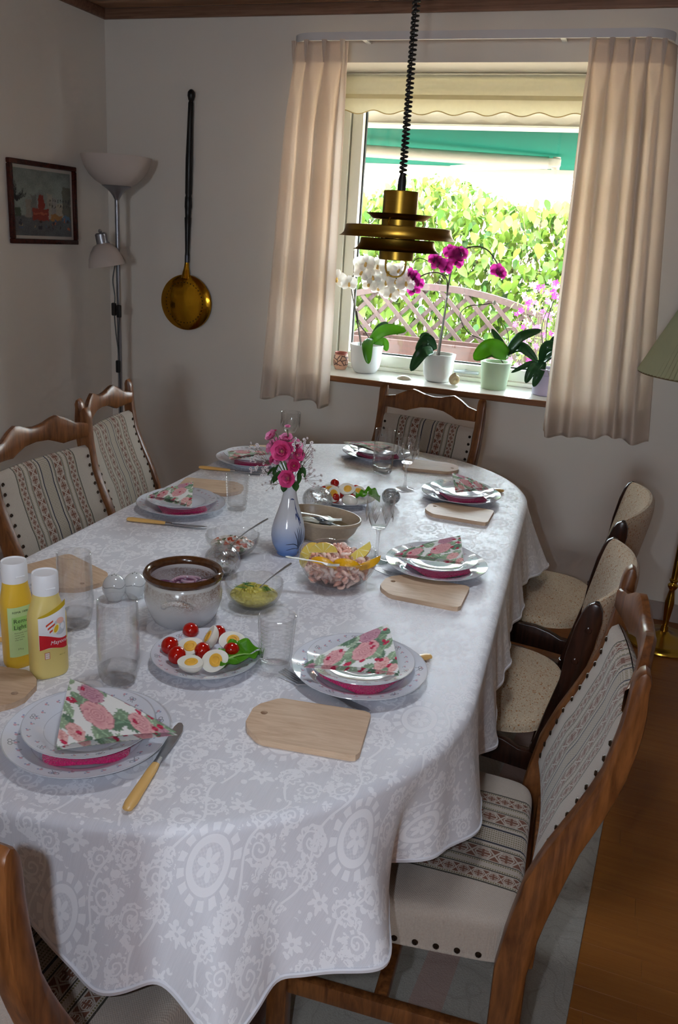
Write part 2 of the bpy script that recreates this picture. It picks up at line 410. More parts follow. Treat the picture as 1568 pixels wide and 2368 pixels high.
m.add(v, f); m.build('rail', plain('rail_plastic', 'd6d6d8', .4, var=.01), rail, sharp=30)
for x in (1.3, 2.1): m = MB(); m.box(x - .01, x + .01, -.11, -.0005, 2.30, 2.305); m.build('bracket', WHITE, rail, smooth=False)
# ================================================================ curtains
def curtain(name, label, xt, xb, pleats, zt, zb, seed, flare):
    c = thing(name, label, 'curtain', (0, 0, 0), group='peach curtains at the window')
    CM = translucent('curtain_fabric', 'f4ebe2', .54, .8, 150, .05, tint='fbeee2')
    rs = np.random.RandomState(seed); ph = rs.uniform(0, 6.28, 8)
    P = pleats; nP = len(P)
    def yoff(u, z):
        # phase through the pleats: a ridge at each pleat
        t = np.interp(u, [0] + list(P) + [1], [-.5] + list(range(nP)) + [nP - .5]); d = abs(t - round(t))
        h = (zt - z) / (zt - zb)
        pin = math.exp(-(d / .13) ** 2); smooth = .5 + .5 * math.cos(2 * PI * t)
        k = min(1., max(0., (zt - z - .06) / .3)); k = k * k * (3 - 2 * k)
        a = (.020 * pin * (1 - k) + k * (.046 + .016 * h) * smooth ** 1.4 * (1 + .3 * math.sin(2.3 * t + ph[3])))
        a += k * .010 * h * math.sin(5 * t + ph[0] + 1.5 * z)
        neck = math.exp(-((zt - z - .085) / .03) ** 2)
        return a - .006 * neck
    def pt(u, v):
        z = zt + (zb - zt) * v
        x0 = xt[0] + (xb[0] - xt[0]) * v; x1 = xt[1] + (xb[1] - xt[1]) * v
        x = x0 + (x1 - x0) * u
        # narrow pinch at each pleat neck
        for p in P:
            px = x0 + (x1 - x0) * p; e = math.exp(-((zt - z - .085) / .045) ** 2); dd = x - px
            if abs(dd) < .028: x -= dd * .45 * e * (1 - abs(dd) / .028)
        edge = flare(u, v) if flare else 0.
        ysh = 0.
        if xt[1] > 2: ysh = .10 * max(0., (u - .72) / .28) ** 2.2
        else: ysh = .07 * max(0., (.22 - u) / .22) ** 2
        zz = z + (.012 * math.sin(7 * u + ph[1]) + .008 * math.sin(17 * u + ph[2])) * max(0, (v - .93) / .07)
        return (x + edge, -.118 - yoff(u, z) + ysh * (1 - .5 * v), zz)
    m = MB(); m.grid(pt, 150, 90); o = m.build('drape', CM, c)
    s = o.modifiers.new('thickness', 'SOLIDIFY'); s.thickness = .0016; s.offset = 0
    m = MB(); m.grid(lambda u, v: (lambda p: (p[0], p[1] + .003, p[2]))(pt(u, .915 + .083 * v)), 150, 5); m.build('hem', CM, c)
    m = MB(); m.grid(lambda u, v: (lambda p: (p[0], p[1] + .003, p[2]))(pt(u, .001 + .052 * v)), 150, 4); m.build('heading_tape', CM, c)
    for p in P:   # stitched pinch pleat: three folds
        m = MB()
        for s_ in (-1, 0, 1):
            pts = [pt(p, v) for v in np.linspace(0, .055, 6)]
            m.tube([(q[0] + s_ * .0065 * (1 - .75 * i / 5), q[1] - .009 + .006 * i / 5 - (.005 if s_ == 0 else 0), q[2] + .002) for i, q in enumerate(pts)], [.0045, .0042, .0038, .0034, .003, .0015], 6)
        m.build('pinch_pleat', CM, c)
    return c
curtain('curtain', 'peach pleated curtain hanging left of the window', (.985, 1.248), (.895, 1.252), (.09, .34, .64, .94), 2.288, .795, 3, None)
curtain('curtain', 'peach pleated curtain hanging right of the window', (2.205, 2.515), (2.232, 2.66), (.05, .27, .50, .68, .86), 2.284, .80, 9, None)
# ================================================================ the garden outside
m = MB(); m.box(-14, 16, .38, 26, -.35, -.15); tag(m.build('garden_ground', plain('terrace_paving', '8a7a66', .9, var=.2), smooth=False), 'pale paved garden ground outside the window', 'ground', kind='structure')
# awning
aw = thing('awning', 'green fabric awning with cream folding arm above the window outside', 'awning', (0, 0, 0))
CREAM = plain('awning_cream_metal', 'b8aa9a', .45, var=.02)
m = MB(); m.rbox(.3, 3.2, .40, .54, 2.052, 2.112, .012, 3); m.build('cassette', CREAM, aw)
m = MB(); m.rbox(.3, 3.2, .395, .545, 2.0445, 2.0515, .003, 1); m.build('cassette_lip', plain('awning_white', 'f4f1ea', .4), aw)
g = G('awning_cloth'); c = g.coord(); n = g.noise(c, 90, 2)
g.set(col=g.mix(n, lin('196a5b'), lin('1f7363')), rough=.8)
tl = g.node('ShaderNodeBsdfTranslucent'); g.put(tl.inputs[0], lin('267767')); mx = g.n.new('ShaderNodeMixShader'); mx.inputs[0].default_value = .6
g.nt.links.new(g.b.outputs[0], mx.inputs[1]); g.nt.links.new(tl.outputs[0], mx.inputs[2]); g.shader(mx.outputs[0])
m = MB(); m.grid(lambda u, v: (.35 + 2.8 * u, 0.545 + .96 * v, 2.06 - .095 * v - .012 * math.sin(PI * v)), 10, 14); o = m.build('awning_cloth', g.mat, aw); s = o.modifiers.new('t', 'SOLIDIFY'); s.thickness = .002
m = MB(); m.rbox(.3, 3.2, 1.50, 1.55, 1.925, 1.98, .012, 3); m.build('front_bar', CREAM, aw)
m = MB(); m.tube([(.55, .62, 1.965), (1.96, 1.02, 1.955)], .03, 12, flat=1.0); m.build('folding_arm', CREAM, aw)
m = MB(); m.rbox(-.035, .035, -.03, .03, -.022, .022, .008, 2, M=T(1.985, 1.03, 1.957) @ RZ(.28)); m.tube([(2.0, 1.03, 1.925), (2.0, 1.03, 1.985)], .02, 12); m.build('elbow_joint', CREAM, aw)
m = MB(); m.tube([(2.0, 1.04, 1.955), (1.35, 1.50, 1.96)], .024, 12); m.build('folding_arm', CREAM, aw)
# neighbour's house
nh = thing('neighbour_house', 'pale house with tiled roof far behind the hedge', 'house', (0, 0, 0))
m = MB(); m.box(-12, 14, 15, 22, -.2, 2.45); m.build('wall', plain('far_brick', 'd9c0ae', .9), nh, smooth=False)
g = G('roof_tile_rows'); c = g.coord(); sx, sy, sz = g.sep(c); w = ((sx * 3.3).frac() - .5).abs(); w2 = (sy * 2.6).frac()
g.set(col=g.mix(g.noise(c, 3, 3), lin('e0cfc2'), lin('efe4dc')), rough=.8).bump(w + w2 * .6, .8, .05)
m = MB()
rows = 22
for i in range(rows):
    y0 = 14.4 + i * .2; z0 = 2.35 + i * .12; m.add([(-13, y0, z0), (15, y0, z0), (15, y0 + .22, z0 + .1), (-13, y0 + .22, z0 + .1), (-13, y0, z0 - .04), (15, y0, z0 - .04)], [(0, 1, 2, 3), (4, 5, 1, 0)])
m.build('roof', g.mat, nh, smooth=False)
m = MB(); m.box(1.0, 1.6, 17.6, 18.2, 3.2, 5.2); m.build('chimney', plain('chimney_brick', 'a8503a', .9), nh, smooth=False)
# hedge: dark core, leaves joined as one mass, and the larger leaves one by one
hd = thing('garden_hedge', 'sunlit leafy green hedge filling the view outside the window', 'hedge', (0, 0, 0))
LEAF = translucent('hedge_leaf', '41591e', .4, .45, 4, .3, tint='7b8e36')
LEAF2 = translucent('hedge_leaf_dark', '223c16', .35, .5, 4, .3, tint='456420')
TWIG = plain('brown_twig', '5a452e', .8)
def leafmesh(L, w, mat):
    m = MB(); n = 5
    def p(u, v):
        t = u; x = (v - .5) * 2 * w * math.sin(PI * min(1, t * .92 + .05)) ** .8 * (1.15 - .5 * t); return (x, t * L, .18 * abs(x) - .25 * L * t * t)
    m.grid(p, n, 2); me = m.mesh('leaf', True); me.materials.append(mat); return me
lm = [leafmesh(.10, .034, LEAF), leafmesh(.085, .03, LEAF2), leafmesh(.12, .04, LEAF)]
def hedge_top(x): return 2.0 + .10 * math.sin(1.7 * x + .6) + .08 * math.sin(3.9 * x)
def leafpos(rs, near):
    x = rs.uniform(-2.6, 3.2); zt = hedge_top(x); z = zt - abs(rs.normal(0, .02)) - (zt - .1) * rs.uniform(0, 1) ** 1.05
    y = 4.3 + (.0 if near else rs.uniform(0, .45)) + .22 * math.sin(x * 2.1 + z * 2.5) * .6 + rs.uniform(-.1, .1) + .28 * max(0, (z - zt + .4) / .4)
    return x, y, z
rs = np.random.RandomState(11)
for k in range(290):
    x, y, z = leafpos(rs, True); x = rs.uniform(-.7, 2.3); z = rs.uniform(.75, 1.95)
    o = obj('leaf', lm[k % 3 if k % 4 else 0], hd, (x, y - .12, z), (rs.uniform(-2.2, -.6), rs.uniform(-.5, .5), rs.uniform(-.9, .9))); s_ = rs.uniform(.8, 1.25); o.scale = (s_, s_, s_)
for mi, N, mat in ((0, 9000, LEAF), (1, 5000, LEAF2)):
    base = lm[mi]; bv = np.array([v.co[:] for v in base.vertices]); bf = [tuple(p.vertices) for p in base.polygons]
    V_ = []; F_ = []
    for k in range(N):
        x, y, z = leafpos(rs, False)
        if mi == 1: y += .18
        R_ = np.array(Matrix.Rotation(rs.uniform(-PI, PI), 3, 'Z') @ Matrix.Rotation(rs.uniform(-2.3, .3), 3, 'X')); o_ = len(V_) * len(bv)
        V_.append((bv * rs.uniform(.7, 1.3)) @ R_.T + (x, y, z)); F_ += [tuple(i + o_ for i in q) for q in bf]
    m = MB(); m.v = [tuple(p) for p in np.concatenate(V_)]; m.f = F_; m.mi = [0] * len(F_)
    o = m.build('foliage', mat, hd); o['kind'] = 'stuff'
m = MB()
for k in range(60):
    x = rs.uniform(-2.6, 3.2); pts = [(x + rs.uniform(-.2, .2) * t, 4.75 + rs.uniform(-.1, .1), -.1 + t * (hedge_top(x) + .02)) for t in np.linspace(0, 1, 6)]; m.tube(pts, [.012, .01, .009, .007, .005, .002], 5)
o = m.build('branches', TWIG, hd); o['kind'] = 'stuff'
# trellis in front of it
tr = thing('garden_trellis', 'pinkish wooden lattice trellis with arched top in front of the hedge', 'trellis', (0, 3.05, 0))
TRW = wood('trellis_wood', '32221e', '402d27', (20, 20, 3), .7)
def ttop(x): return 1.17 - .15 * ((x - .95) / .84) ** 2
def tbar(p, q, w, name, y):
    a = math.atan2(q[1] - p[1], q[0] - p[0]); L = math.hypot(q[0] - p[0], q[1] - p[1])
    m = MB(); m.box(-L / 2, L / 2, -.008, .008, -w / 2, w / 2, M=T((p[0] + q[0]) / 2, y, (p[1] + q[1]) / 2) @ RY(-a)); m.build(name, TRW, tr, smooth=False)
for sgn in (1, -1):
    c0 = -2.4
    while c0 < 3.4:
        # line z = .3 + sgn*(x - c0); clip to panel x in [.08,1.80], z in [.25, ttop]
        seg = [x for x in np.linspace(.08, 1.80, 345) if .25 < .3 + sgn * (x - c0) < ttop(x)]
        if len(seg) > 8: tbar((seg[0], .3 + sgn * (seg[0] - c0)), (seg[-1], .3 + sgn * (seg[-1] - c0)), .032, 'lattice_slat', .012 * sgn)
        c0 += .185
xs = np.linspace(.02, 1.82, 19); m = MB()
m.add([(x, dy, ttop(x) + dz) for x in xs for dy, dz in ((-.025, -.005), (.025, -.005), (.025, .045), (-.025, .045))], [(i * 4 + k, i * 4 + (k + 1) % 4, i * 4 + 4 + (k + 1) % 4, i * 4 + 4 + k) for i in range(18) for k in range(4)]); m.build('arched_top_rail', TRW, tr, smooth=False)
for x in (.04, 1.80): m = MB(); m.rbox(x - .035, x + .035, -.035, .035, -.2, ttop(x) + .03, .004, 1); m.build('post', TRW, tr)
pl = thing('garden_planter', 'brown wooden planter box at the foot of the trellis', 'planter', (.95, 2.75, -.15))
PLW = wood('planter_wood', '2a150d', '3c1e13', (3, 30, 30), .7)
for k in range(5): m = MB(); m.rbox(-.55, .55, -.16, -.14, .04 + k * .185, .215 + k * .185, .004, 1); m.build('board', PLW, pl)
for k in range(5): m = MB(); m.rbox(-.55, .55, .14, .16, .04 + k * .185, .215 + k * .185, .004, 1); m.build('board', PLW, pl)
for s_ in (-1, 1): m = MB(); m.rbox(s_ * .55 - .012, s_ * .55 + .012, -.16, .16, 0, .97, .004, 1); m.build('end_panel', PLW, pl)
# pink flowering bush
fb = thing('flowering_bush', 'pink flowering bush outside beside the right curtain', 'bush', (1.98, 2.1, -.15))
PK = [translucent('bush_petal_' + n, c, .4, .6, 5, .1) for n, c in (('light', 'b87aa8'), ('mid', 'a84f90'), ('deep', '8a216a'))]
def petalflower(r, mat, n=5):
    m = MB()
    for k in range(n):
        a = 2 * PI * k / n; ca, sa = math.cos(a), math.sin(a)
        m.add([(0, 0, 0), (r * .6 * math.cos(a - .5), r * .6 * math.sin(a - .5), .1 * r), (r * ca, r * sa, .25 * r), (r * .6 * math.cos(a + .5), r * .6 * math.sin(a + .5), .1 * r)], [(0, 1, 2, 3)])
    me = m.mesh('blossom', False); me.materials.append(mat); return me
bl3 = [petalflower(.024, q) for q in PK]
for k in range(210):
    a = rs.uniform(0, 6.28); h = rs.uniform(.72, 1.5); r = .30 * math.sqrt(max(.02, 1 - ((h - 1.05) / .5) ** 2)) * rs.uniform(.6, 1)
    o = obj('blossom', bl3[k % 3], fb, (r * math.cos(a), r * math.sin(a) * .8, h), (rs.uniform(.6, 1.9), 0, rs.uniform(-1, 1)))
m = MB()
for k in range(26):
    a = rs.uniform(0, 6.28); r = rs.uniform(.05, .28); m.tube([(0.02 * math.cos(a), .02 * math.sin(a), .3), (r * .5 * math.cos(a), r * .5 * math.sin(a), .8), (r * math.cos(a), r * .8 * math.sin(a), rs.uniform(.95, 1.45))], [.006, .004, .002], 5)
o = m.build('stems', plain('bush_stem', '4c4a2a', .8), fb); o['kind'] = 'stuff'
m = MB()
for k in range(500):
    a = rs.uniform(0, 6.28); h = rs.uniform(.45, 1.45); r = .27 * rs.uniform(.3, 1); M_ = T(r * math.cos(a), r * .8 * math.sin(a), h) @ RZ(rs.uniform(0, 6.28)) @ RX(rs.uniform(-1.5, .5)); m.add([M_ @ Vector(p) for p in ((0, 0, 0), (.011, .025, 0), (0, .055, -.01), (-.011, .025, 0))], [(0, 1, 2, 3)])
o = m.build('bush_foliage', LEAF, fb, smooth=False); o['kind'] = 'stuff'
m = MB(); m.lathe([(0, 0), (.14, 0), (.18, .33), (.2, .33), (.2, .37), (.17, .37), (.16, .33), (0, .33)], 24); o = m.build('plant_pot', plain('terracotta', 'b0603f', .8)); o.location = (1.98, 2.1, -.15); tag(o, 'terracotta pot holding the pink flowering bush outside', 'pot')
# ================================================================ rug
g = G('rug_wool'); c = g.coord(); sx, sy, sz = g.sep(c)
fine = g.noise(c, 350, 2); swirl = g.wave(g.vadd(c, g.scale(g.noise(c, 3, 2, col=True), .5)), 5, 6, 2, 1.5, 'RINGS')
pink = ((sx - .62).abs().lt(.035)).max((sx - .30).abs().lt(.03)).max((sy * .9).abs().lt(0.))
base = g.mix(fine, lin('8d8880'), lin('a8a49c')); base = g.mix(g.mr(swirl, .35, .5, 0., 1.) * g.mr(swirl, .5, .65, 1., 0.) * .3, base, lin('75706b')); base = g.mix(pink * .55, base, lin('a07a72'))
g.set(col=base, rough=.95, spec=.1).bump(fine * .5 + swirl * .5, .5, .004)
m = MB(); m.rbox(-1.35, .90, -1.6, 1.25, .0005, .010, .004, 2); o = m.build('rug', g.mat); o.location = (1.78, -1.85, 0); o.rotation_euler = (0, 0, -.045)
tag(o, 'light grey wool rug with pale pink bands under the table', 'rug')
# ================================================================ table
A_, B_, rA, rB = Vector((1.765, -1.13)), Vector((1.835, -2.40)), .543, .563
ax = (B_ - A_).normalized(); nrm = Vector((-ax.y, ax.x))      # nrm points to +x side
if nrm.x < 0: nrm = -nrm
def outline(n_end=70, n_side=60, dr=0.):
    """closed outline, from far-left, over the far end, down the right side, round the near end, up the left side: (point, centre)"""
    out = []
    for a in np.linspace(PI, 0, n_end, endpoint=False): d = nrm * math.cos(a) - ax * math.sin(a); out.append((A_ + d * (rA + dr), A_.copy()))
    for t in np.linspace(0, 1, n_side, endpoint=False): c_ = A_ + (B_ - A_) * t; out.append((c_ + nrm * (rA + (rB - rA) * t + dr), c_))
    for a in np.linspace(0, PI, n_end * 2, endpoint=False): d = nrm * math.cos(a) + ax * math.sin(a); out.append((B_ + d * (rB + dr), B_.copy()))
    for t in np.linspace(1, 0, n_side, endpoint=False): c_ = A_ + (B_ - A_) * t; out.append((c_ - nrm * (rA + (rB - rA) * t + dr), c_))
    return out
table = thing('dining_table', 'long round-ended wooden dining table under the white cloth', 'table', (0, 0, 0))
m = MB(); m.prism([tuple(p) for p, c_ in outline(24, 4, -.006)], .712, .7425, b=.006); m.build('tabletop', OAK, table)
m = MB(); m.prism([tuple(p) for p, c_ in outline(24, 4, -.09)], .63, .7115); m.build('apron', OAK, table)
for px_, py_ in ((1.50, -1.05), (2.06, -1.02), (1.55, -2.46), (2.12, -2.43)):
    m = MB(); m.lathe([(0, .0125), (.022, .0125), (.026, .2), (.035, .6295), (0, .6295)], 16, (px_, py_, 0)); m.build('leg', OAK, table)
# ================================================================ damask tablecloth
OUT = outline(); NO = len(OUT)
seg = [0.]
for i in range(1, NO + 1): seg.append(seg[-1] + (OUT[i % NO][0] - OUT[i - 1][0]).length)
keys = [((2.10, -.69), .02, .55), ((2.22, -.85), .035, .54), ((2.275, -1.0), .09, .515), ((2.30, -1.14), .03, .525), ((2.31, -1.25), .005, .53), ((2.33, -1.45), .03, .54), ((2.35, -1.62), .0, .55),
        ((2.365, -1.85), .022, .56), ((2.38, -2.0), .0, .555), ((2.385, -2.12), .03, .505), ((2.39, -2.24), -.025, .53), ((2.40, -2.42), .035, .53), ((2.375, -2.545), -.01, .53), ((2.35, -2.62), -.075, .525), ((2.325, -2.68), .02, .53), ((2.30, -2.725), .095, .53), ((2.255, -2.79), .065, .525),
        ((2.215, -2.84), .025, .515), ((2.19, -2.86), .07, .505), ((2.15, -2.885), .115, .490), ((2.11, -2.905), .06, .515), ((2.075, -2.925), .03, .535), ((2.01, -2.95), .055, .530), ((1.93, -2.96), .015, .585), ((1.83, -2.96), -.005, .62), ((1.70, -2.94), .02, .60), ((1.5, -2.86), .0, .55), ((1.36, -2.72), .07, .52), ((1.26, -2.45), .0, .55),
        ((1.25, -2.1), .03, .54), ((1.24, -1.8), .0, .55), ((1.23, -1.5), .03, .54), ((1.22, -1.2), .01, .55), ((1.29, -.9), .07, .52), ((1.45, -.68), .02, .55), ((1.6, -.6), .03, .54), ((1.77, -.585), .0, .55), ((1.95, -.61), .03, .55)]
def outpar(p): return min(range(NO), key=lambda i: (OUT[i][0] - Vector(p)).length)
ks = sorted((seg[outpar(p)], a, b) for p, a, b in keys); Lc = seg[-1]
kx = np.array([k_[0] for k_ in ks]); kx = np.concatenate([kx - Lc, kx, kx + Lc]); ka = np.tile([k_[1] for k_ in ks], 3); kb = np.tile([k_[2] for k_ in ks], 3)
def smoothed(ky):
    s_ = np.linspace(0, Lc, 2000, endpoint=False); v_ = np.interp(s_, kx, ky); w_ = np.hanning(23); w_ /= w_.sum(); v_ = np.convolve(np.concatenate([v_[-100:], v_, v_[:100]]), w_, 'same')[100:-100]; return lambda q: float(np.interp(q % Lc, s_, v_, period=Lc))
woff, hemz = smoothed(ka), smoothed(kb)
m = MB(); m.uv = []
TOP = [0, .12, .25, .4, .55, .7, .82, .91, .965]; HANG = 16; NS = 2 * NO
def opt(i):
    a, b = OUT[i // 2], OUT[(i // 2 + 1) % NO]
    if i % 2 == 0: return a[0], a[1], seg[i // 2]
    return (a[0] + b[0]) / 2, (a[1] + b[1]) / 2, (seg[i // 2] + seg[i // 2 + 1]) / 2
TZ = .75
rows = []
for k_ in TOP: rows.append(('t', k_))
for a in (0., .35, .7, 1.): rows.append(('e', a))
for h in range(1, HANG + 1): rows.append(('h', h / HANG))
for typ, k_ in rows:
    for i in range(NS):
        o_, c_, s_ = opt(i); d = (o_ - c_).normalized(); r_ = .016
        if typ == 't': p = c_ + (o_ - c_) * k_; m.v.append((p.x, p.y, TZ)); m.uv.append((p.x, p.y))
        else:
            sharp = 0.004
            if typ == 'e': a = k_ * PI / 2; p = o_ - d * r_ * .6 + d * r_ * math.sin(a); z = TZ - r_ * (1 - math.cos(a)); dist = r_ * a
            else:
                hz = hemz(s_); t = k_; z = TZ - r_ + (hz - TZ + r_) * t; w_ = woff(s_); p = o_ + d * (r_ * .4 + w_ * (t ** 1.15) + .004 * math.sin(s_ * 60) * t + .012 * t); dist = r_ * 1.57 + (TZ - r_ - z)
            m.v.append((p.x, p.y, z)); q = o_ + d * dist; m.uv.append((q.x, q.y))
for j in range(len(rows) - 1):
    for i in range(NS):
        i2 = (i + 1) % NS; m.f.append((j * NS + i, (j + 1) * NS + i, (j + 1) * NS + i2, j * NS + i2)); m.mi.append(0)
def damask():
    g = G('damask_linen'); uv = g.coord('UV'); u, v, _ = g.sep(uv)
    th = -.055; uu = u * math.cos(th) - v * math.sin(th); vv = u * math.sin(th) + v * math.cos(th)
    PX, PY = .19, .29
    cj = (uu / PX).floor(); odd = (cj * .5).frac() * 2.      # 0/1 column parity
    lx = ((uu / PX).frac() - .5) * PX; ly = ((vv / PY + odd * .5).frac() - .5) * PY
    wn_ = g.noise(g.com(uu, vv), 45, 2, .5, col=True); wv = g.vadd(g.com(lx, ly), g.scale(g.vadd(wn_, (-.5, -.5, -.5)), .009)); wx, wy, _ = g.sep(wv)
    def ell(x, y, a, b): return ((x / a) * (x / a) + (y / b) * (y / b)).sqrt()
    e = ell(lx, ly, .021, .030); ang = g.m('ARCTAN2', ly / .030, lx / .021)
    petal = e.lt(.28 + (ang * 3.).cos().abs() * .52) * e.gt(.12)
    ring = e.band(1.0, 1.42)
    mesh_ = ((uu * 900.).sin() * (vv * 900.).sin()).gt(0) * e.lt(1.0) * .35
    lace = ell(wx, wy, .021, .030).band(1.55, 2.05) * ((ang * 14.).sin().gt(-.25))
    # scrolling acanthus bands between the medallions
    ax_ = g.m('ABSOLUTE', lx); s1 = (ax_ - .066 - (ly * 28.).sin() * .017).abs(); s2 = ((ax_ - .05) * 1. - (ly * 40. + 1.).cos() * .011).abs()
    nz = g.noise(g.com(uu, vv), 55, 3, .55); nz2 = g.voro(g.com(wx + cj * .37, wy), 55, 'F1')
    leafy = (s1.lt(.004 + nz * .020)) * (nz2.lt(.50)) * ((uu * 340. + nz * 40.).sin().gt(-.55))
    ay = g.m('ABSOLUTE', wy)
    def spiral(cx_, cy_, r_, fl_):
        dx_ = g.m('ABSOLUTE', wx) - cx_; dy_ = ay - cy_; d_ = (dx_ * dx_ + dy_ * dy_).sqrt(); an_ = g.m('ARCTAN2', dy_, dx_ * fl_)
        coil = ((d_ / r_ * 1.6 - an_ / (2 * PI)).frac() - .5).abs()          # a coiled line
        lobes = (d_ - r_ * (1.0 + (an_ * 5.).sin().abs() * .38)).abs()
        return (coil.lt(.17) * d_.lt(r_)).max(lobes.lt(r_ * .14) * an_.gt(-2.2)).max(((d_ - r_ * 1.22).abs().lt(r_ * .20)) * ((an_ * 9.).sin().gt(-.1)) * an_.lt(1.9))
    scroll = spiral(.062, .048, .017, 1.).max(spiral(.040, .092, .013, -1.)).max(spiral(.078, .112, .014, 1.)) * e.gt(2.1)
    tend = (s2.lt(.0009 + nz * .0022) * e.gt(1.9)).max(scroll)
    fl = ell(wx * 1., (wy.abs() - .108), .023, .02); fa = g.m('ARCTAN2', wy.abs() - .108, wx); flow = fl.lt(.62 + (fa * 5.).cos() * .22 + (fa * 11.).sin() * .12) * fl.gt(.16)
    sp = (nz2.lt(.30)) * e.gt(2.1) * (nz.gt(.5))
    mask = petal.max(ring).max(lace).max(leafy).max(tend).max(flow).max(sp).max(mesh_)
    thr = ((uu * 1400. + g.noise(g.com(uu * 60., vv * 2.), 5., 2) * 30.).sin()) * .5 + .5
    ground = g.mix(thr * .5 + g.noise(g.com(uu * 40., vv * 4.), 3., 2) * .5, lin('d2d2d8'), lin('dcdce2'))
    g.set(col=g.mix(mask, ground, lin('ececf0')), rough=g.mr(mask, 0., 1., .46, .66), spec=g.mr(mask, 0., 1., .40, .2), sheen=.15)
    return g.mat
cl = thing('tablecloth', 'white damask tablecloth with woven medallions draped over the long table', 'tablecloth')
hem_pts = [Vector(m.v[(len(rows) - 1) * NS + i]) for i in range(NS)]; DAM = damask(); m.build('cloth', DAM, cl, sharp=None)
m = MB(); m.tube(hem_pts + [hem_pts[0]], .0022, 5, caps=False, flat=2.2); m.build('hem', DAM, cl)
#tag(o, 'white damask tablecloth with woven medallions draped over the long table', 'tablecloth')
# ================================================================ oak chairs with striped upholstery
def stripe_mat(name, vert):
    g = G(name); c = g.coord(); x, y, z = g.sep(c); v = z if vert else y
    wob = g.noise(g.scale(c, (40., 300., 300.)), 2., 2); a = (x.abs() + (wob - .5) * .0016) * .87
    cream = g.mix(g.noise(g.scale(c, (900., 300., 300.)), 1., 2), lin('988b80'), lin('b0a498'))
    brown = lin('6b4434'); olive = lin('6d6242'); navy = lin('2b2a33'); dark = lin('3a352c')
    col = cream
    def st(lo, hi, cc, f=None):
        nonlocal col
        k = a.band(lo, hi); col = g.mix(k if f is None else k * f, col, cc)
    dash = (v * 230.).frac().lt(.62)
    for k in range(3): st(.0015 + k * .0052, .0038 + k * .0052, olive, dash)
    st(.0165, .0205, navy); st(.0265, .0290, olive, dash); st(.0300, .0325, dark)
    # large band: hexagons with a bar, joined by crosses
    def band(lo, hi, per, cc):
        nonlocal col
        inb = a.band(lo, hi); u = (a - (lo + hi) / 2).abs() / ((hi - lo) / 2); w = ((v / per).frac() - .5).abs() * 2.
        hexd = (u * .85).max(w * 1.25 + u * .45 - .15)
        ring = hexd.band(.62, .80); cross = (w - 1. + (u * .55)).abs().lt(.10); bar = w.lt(.08) * u.lt(.5)
        inner = hexd.lt(.62) * (1. - (w.lt(.10))) * (u.gt(.12))
        patt = (1. - ring) * (1. - cross) * (1. - inner * ((u * 3.).frac().gt(.55)))
        col = g.mix(inb * patt, col, cc)
    band(.0350, .0610, .043, brown)
    st(.0630, .0652, dark); st(.0662, .0690, olive, dash)
    st(.0790, .0815, olive, dash); st(.0825, .0850, dark)
    band(.0875, .1060, .027, brown)
    st(.1080, .1105, olive, dash); st(.1115, .1145, dark)
    weave = (x * 1400.).sin() * (v * 1400.).sin()
    g.set(col=col, rough=.95, spec=.1, sheen=.2).bump(weave * .5 + g.noise(c, 400, 2), .35, .0012); return g.mat
STB, STS = stripe_mat('striped_wool_back', True), stripe_mat('striped_wool_seat', False)
NAILM = plain('dark_brass_nail', '3a2c20', .35, .8)
PZ = [0, .12, .224, .371, .461, .563, .652, .678, .772, .846, .896, .94]
PF = [-.215, -.207, -.201, -.198, -.208, -.226, -.258, -.272, -.310, -.323, -.328, -.330]
PR = [-.272, -.264, -.256, -.252, -.262, -.284, -.305, -.318, -.346, -.357, -.358, -.354]
def pf(z): return interp(z, PZ, PF)
def pr(z): return interp(z, PZ, PR)
nm = MB(); nm.lathe([(0, .0045), (.003, .0042), (.0052, .0025), (.0058, 0)], 10); NAILME = nm.mesh('upholstery_nail'); NAILME.materials.append(NAILM)
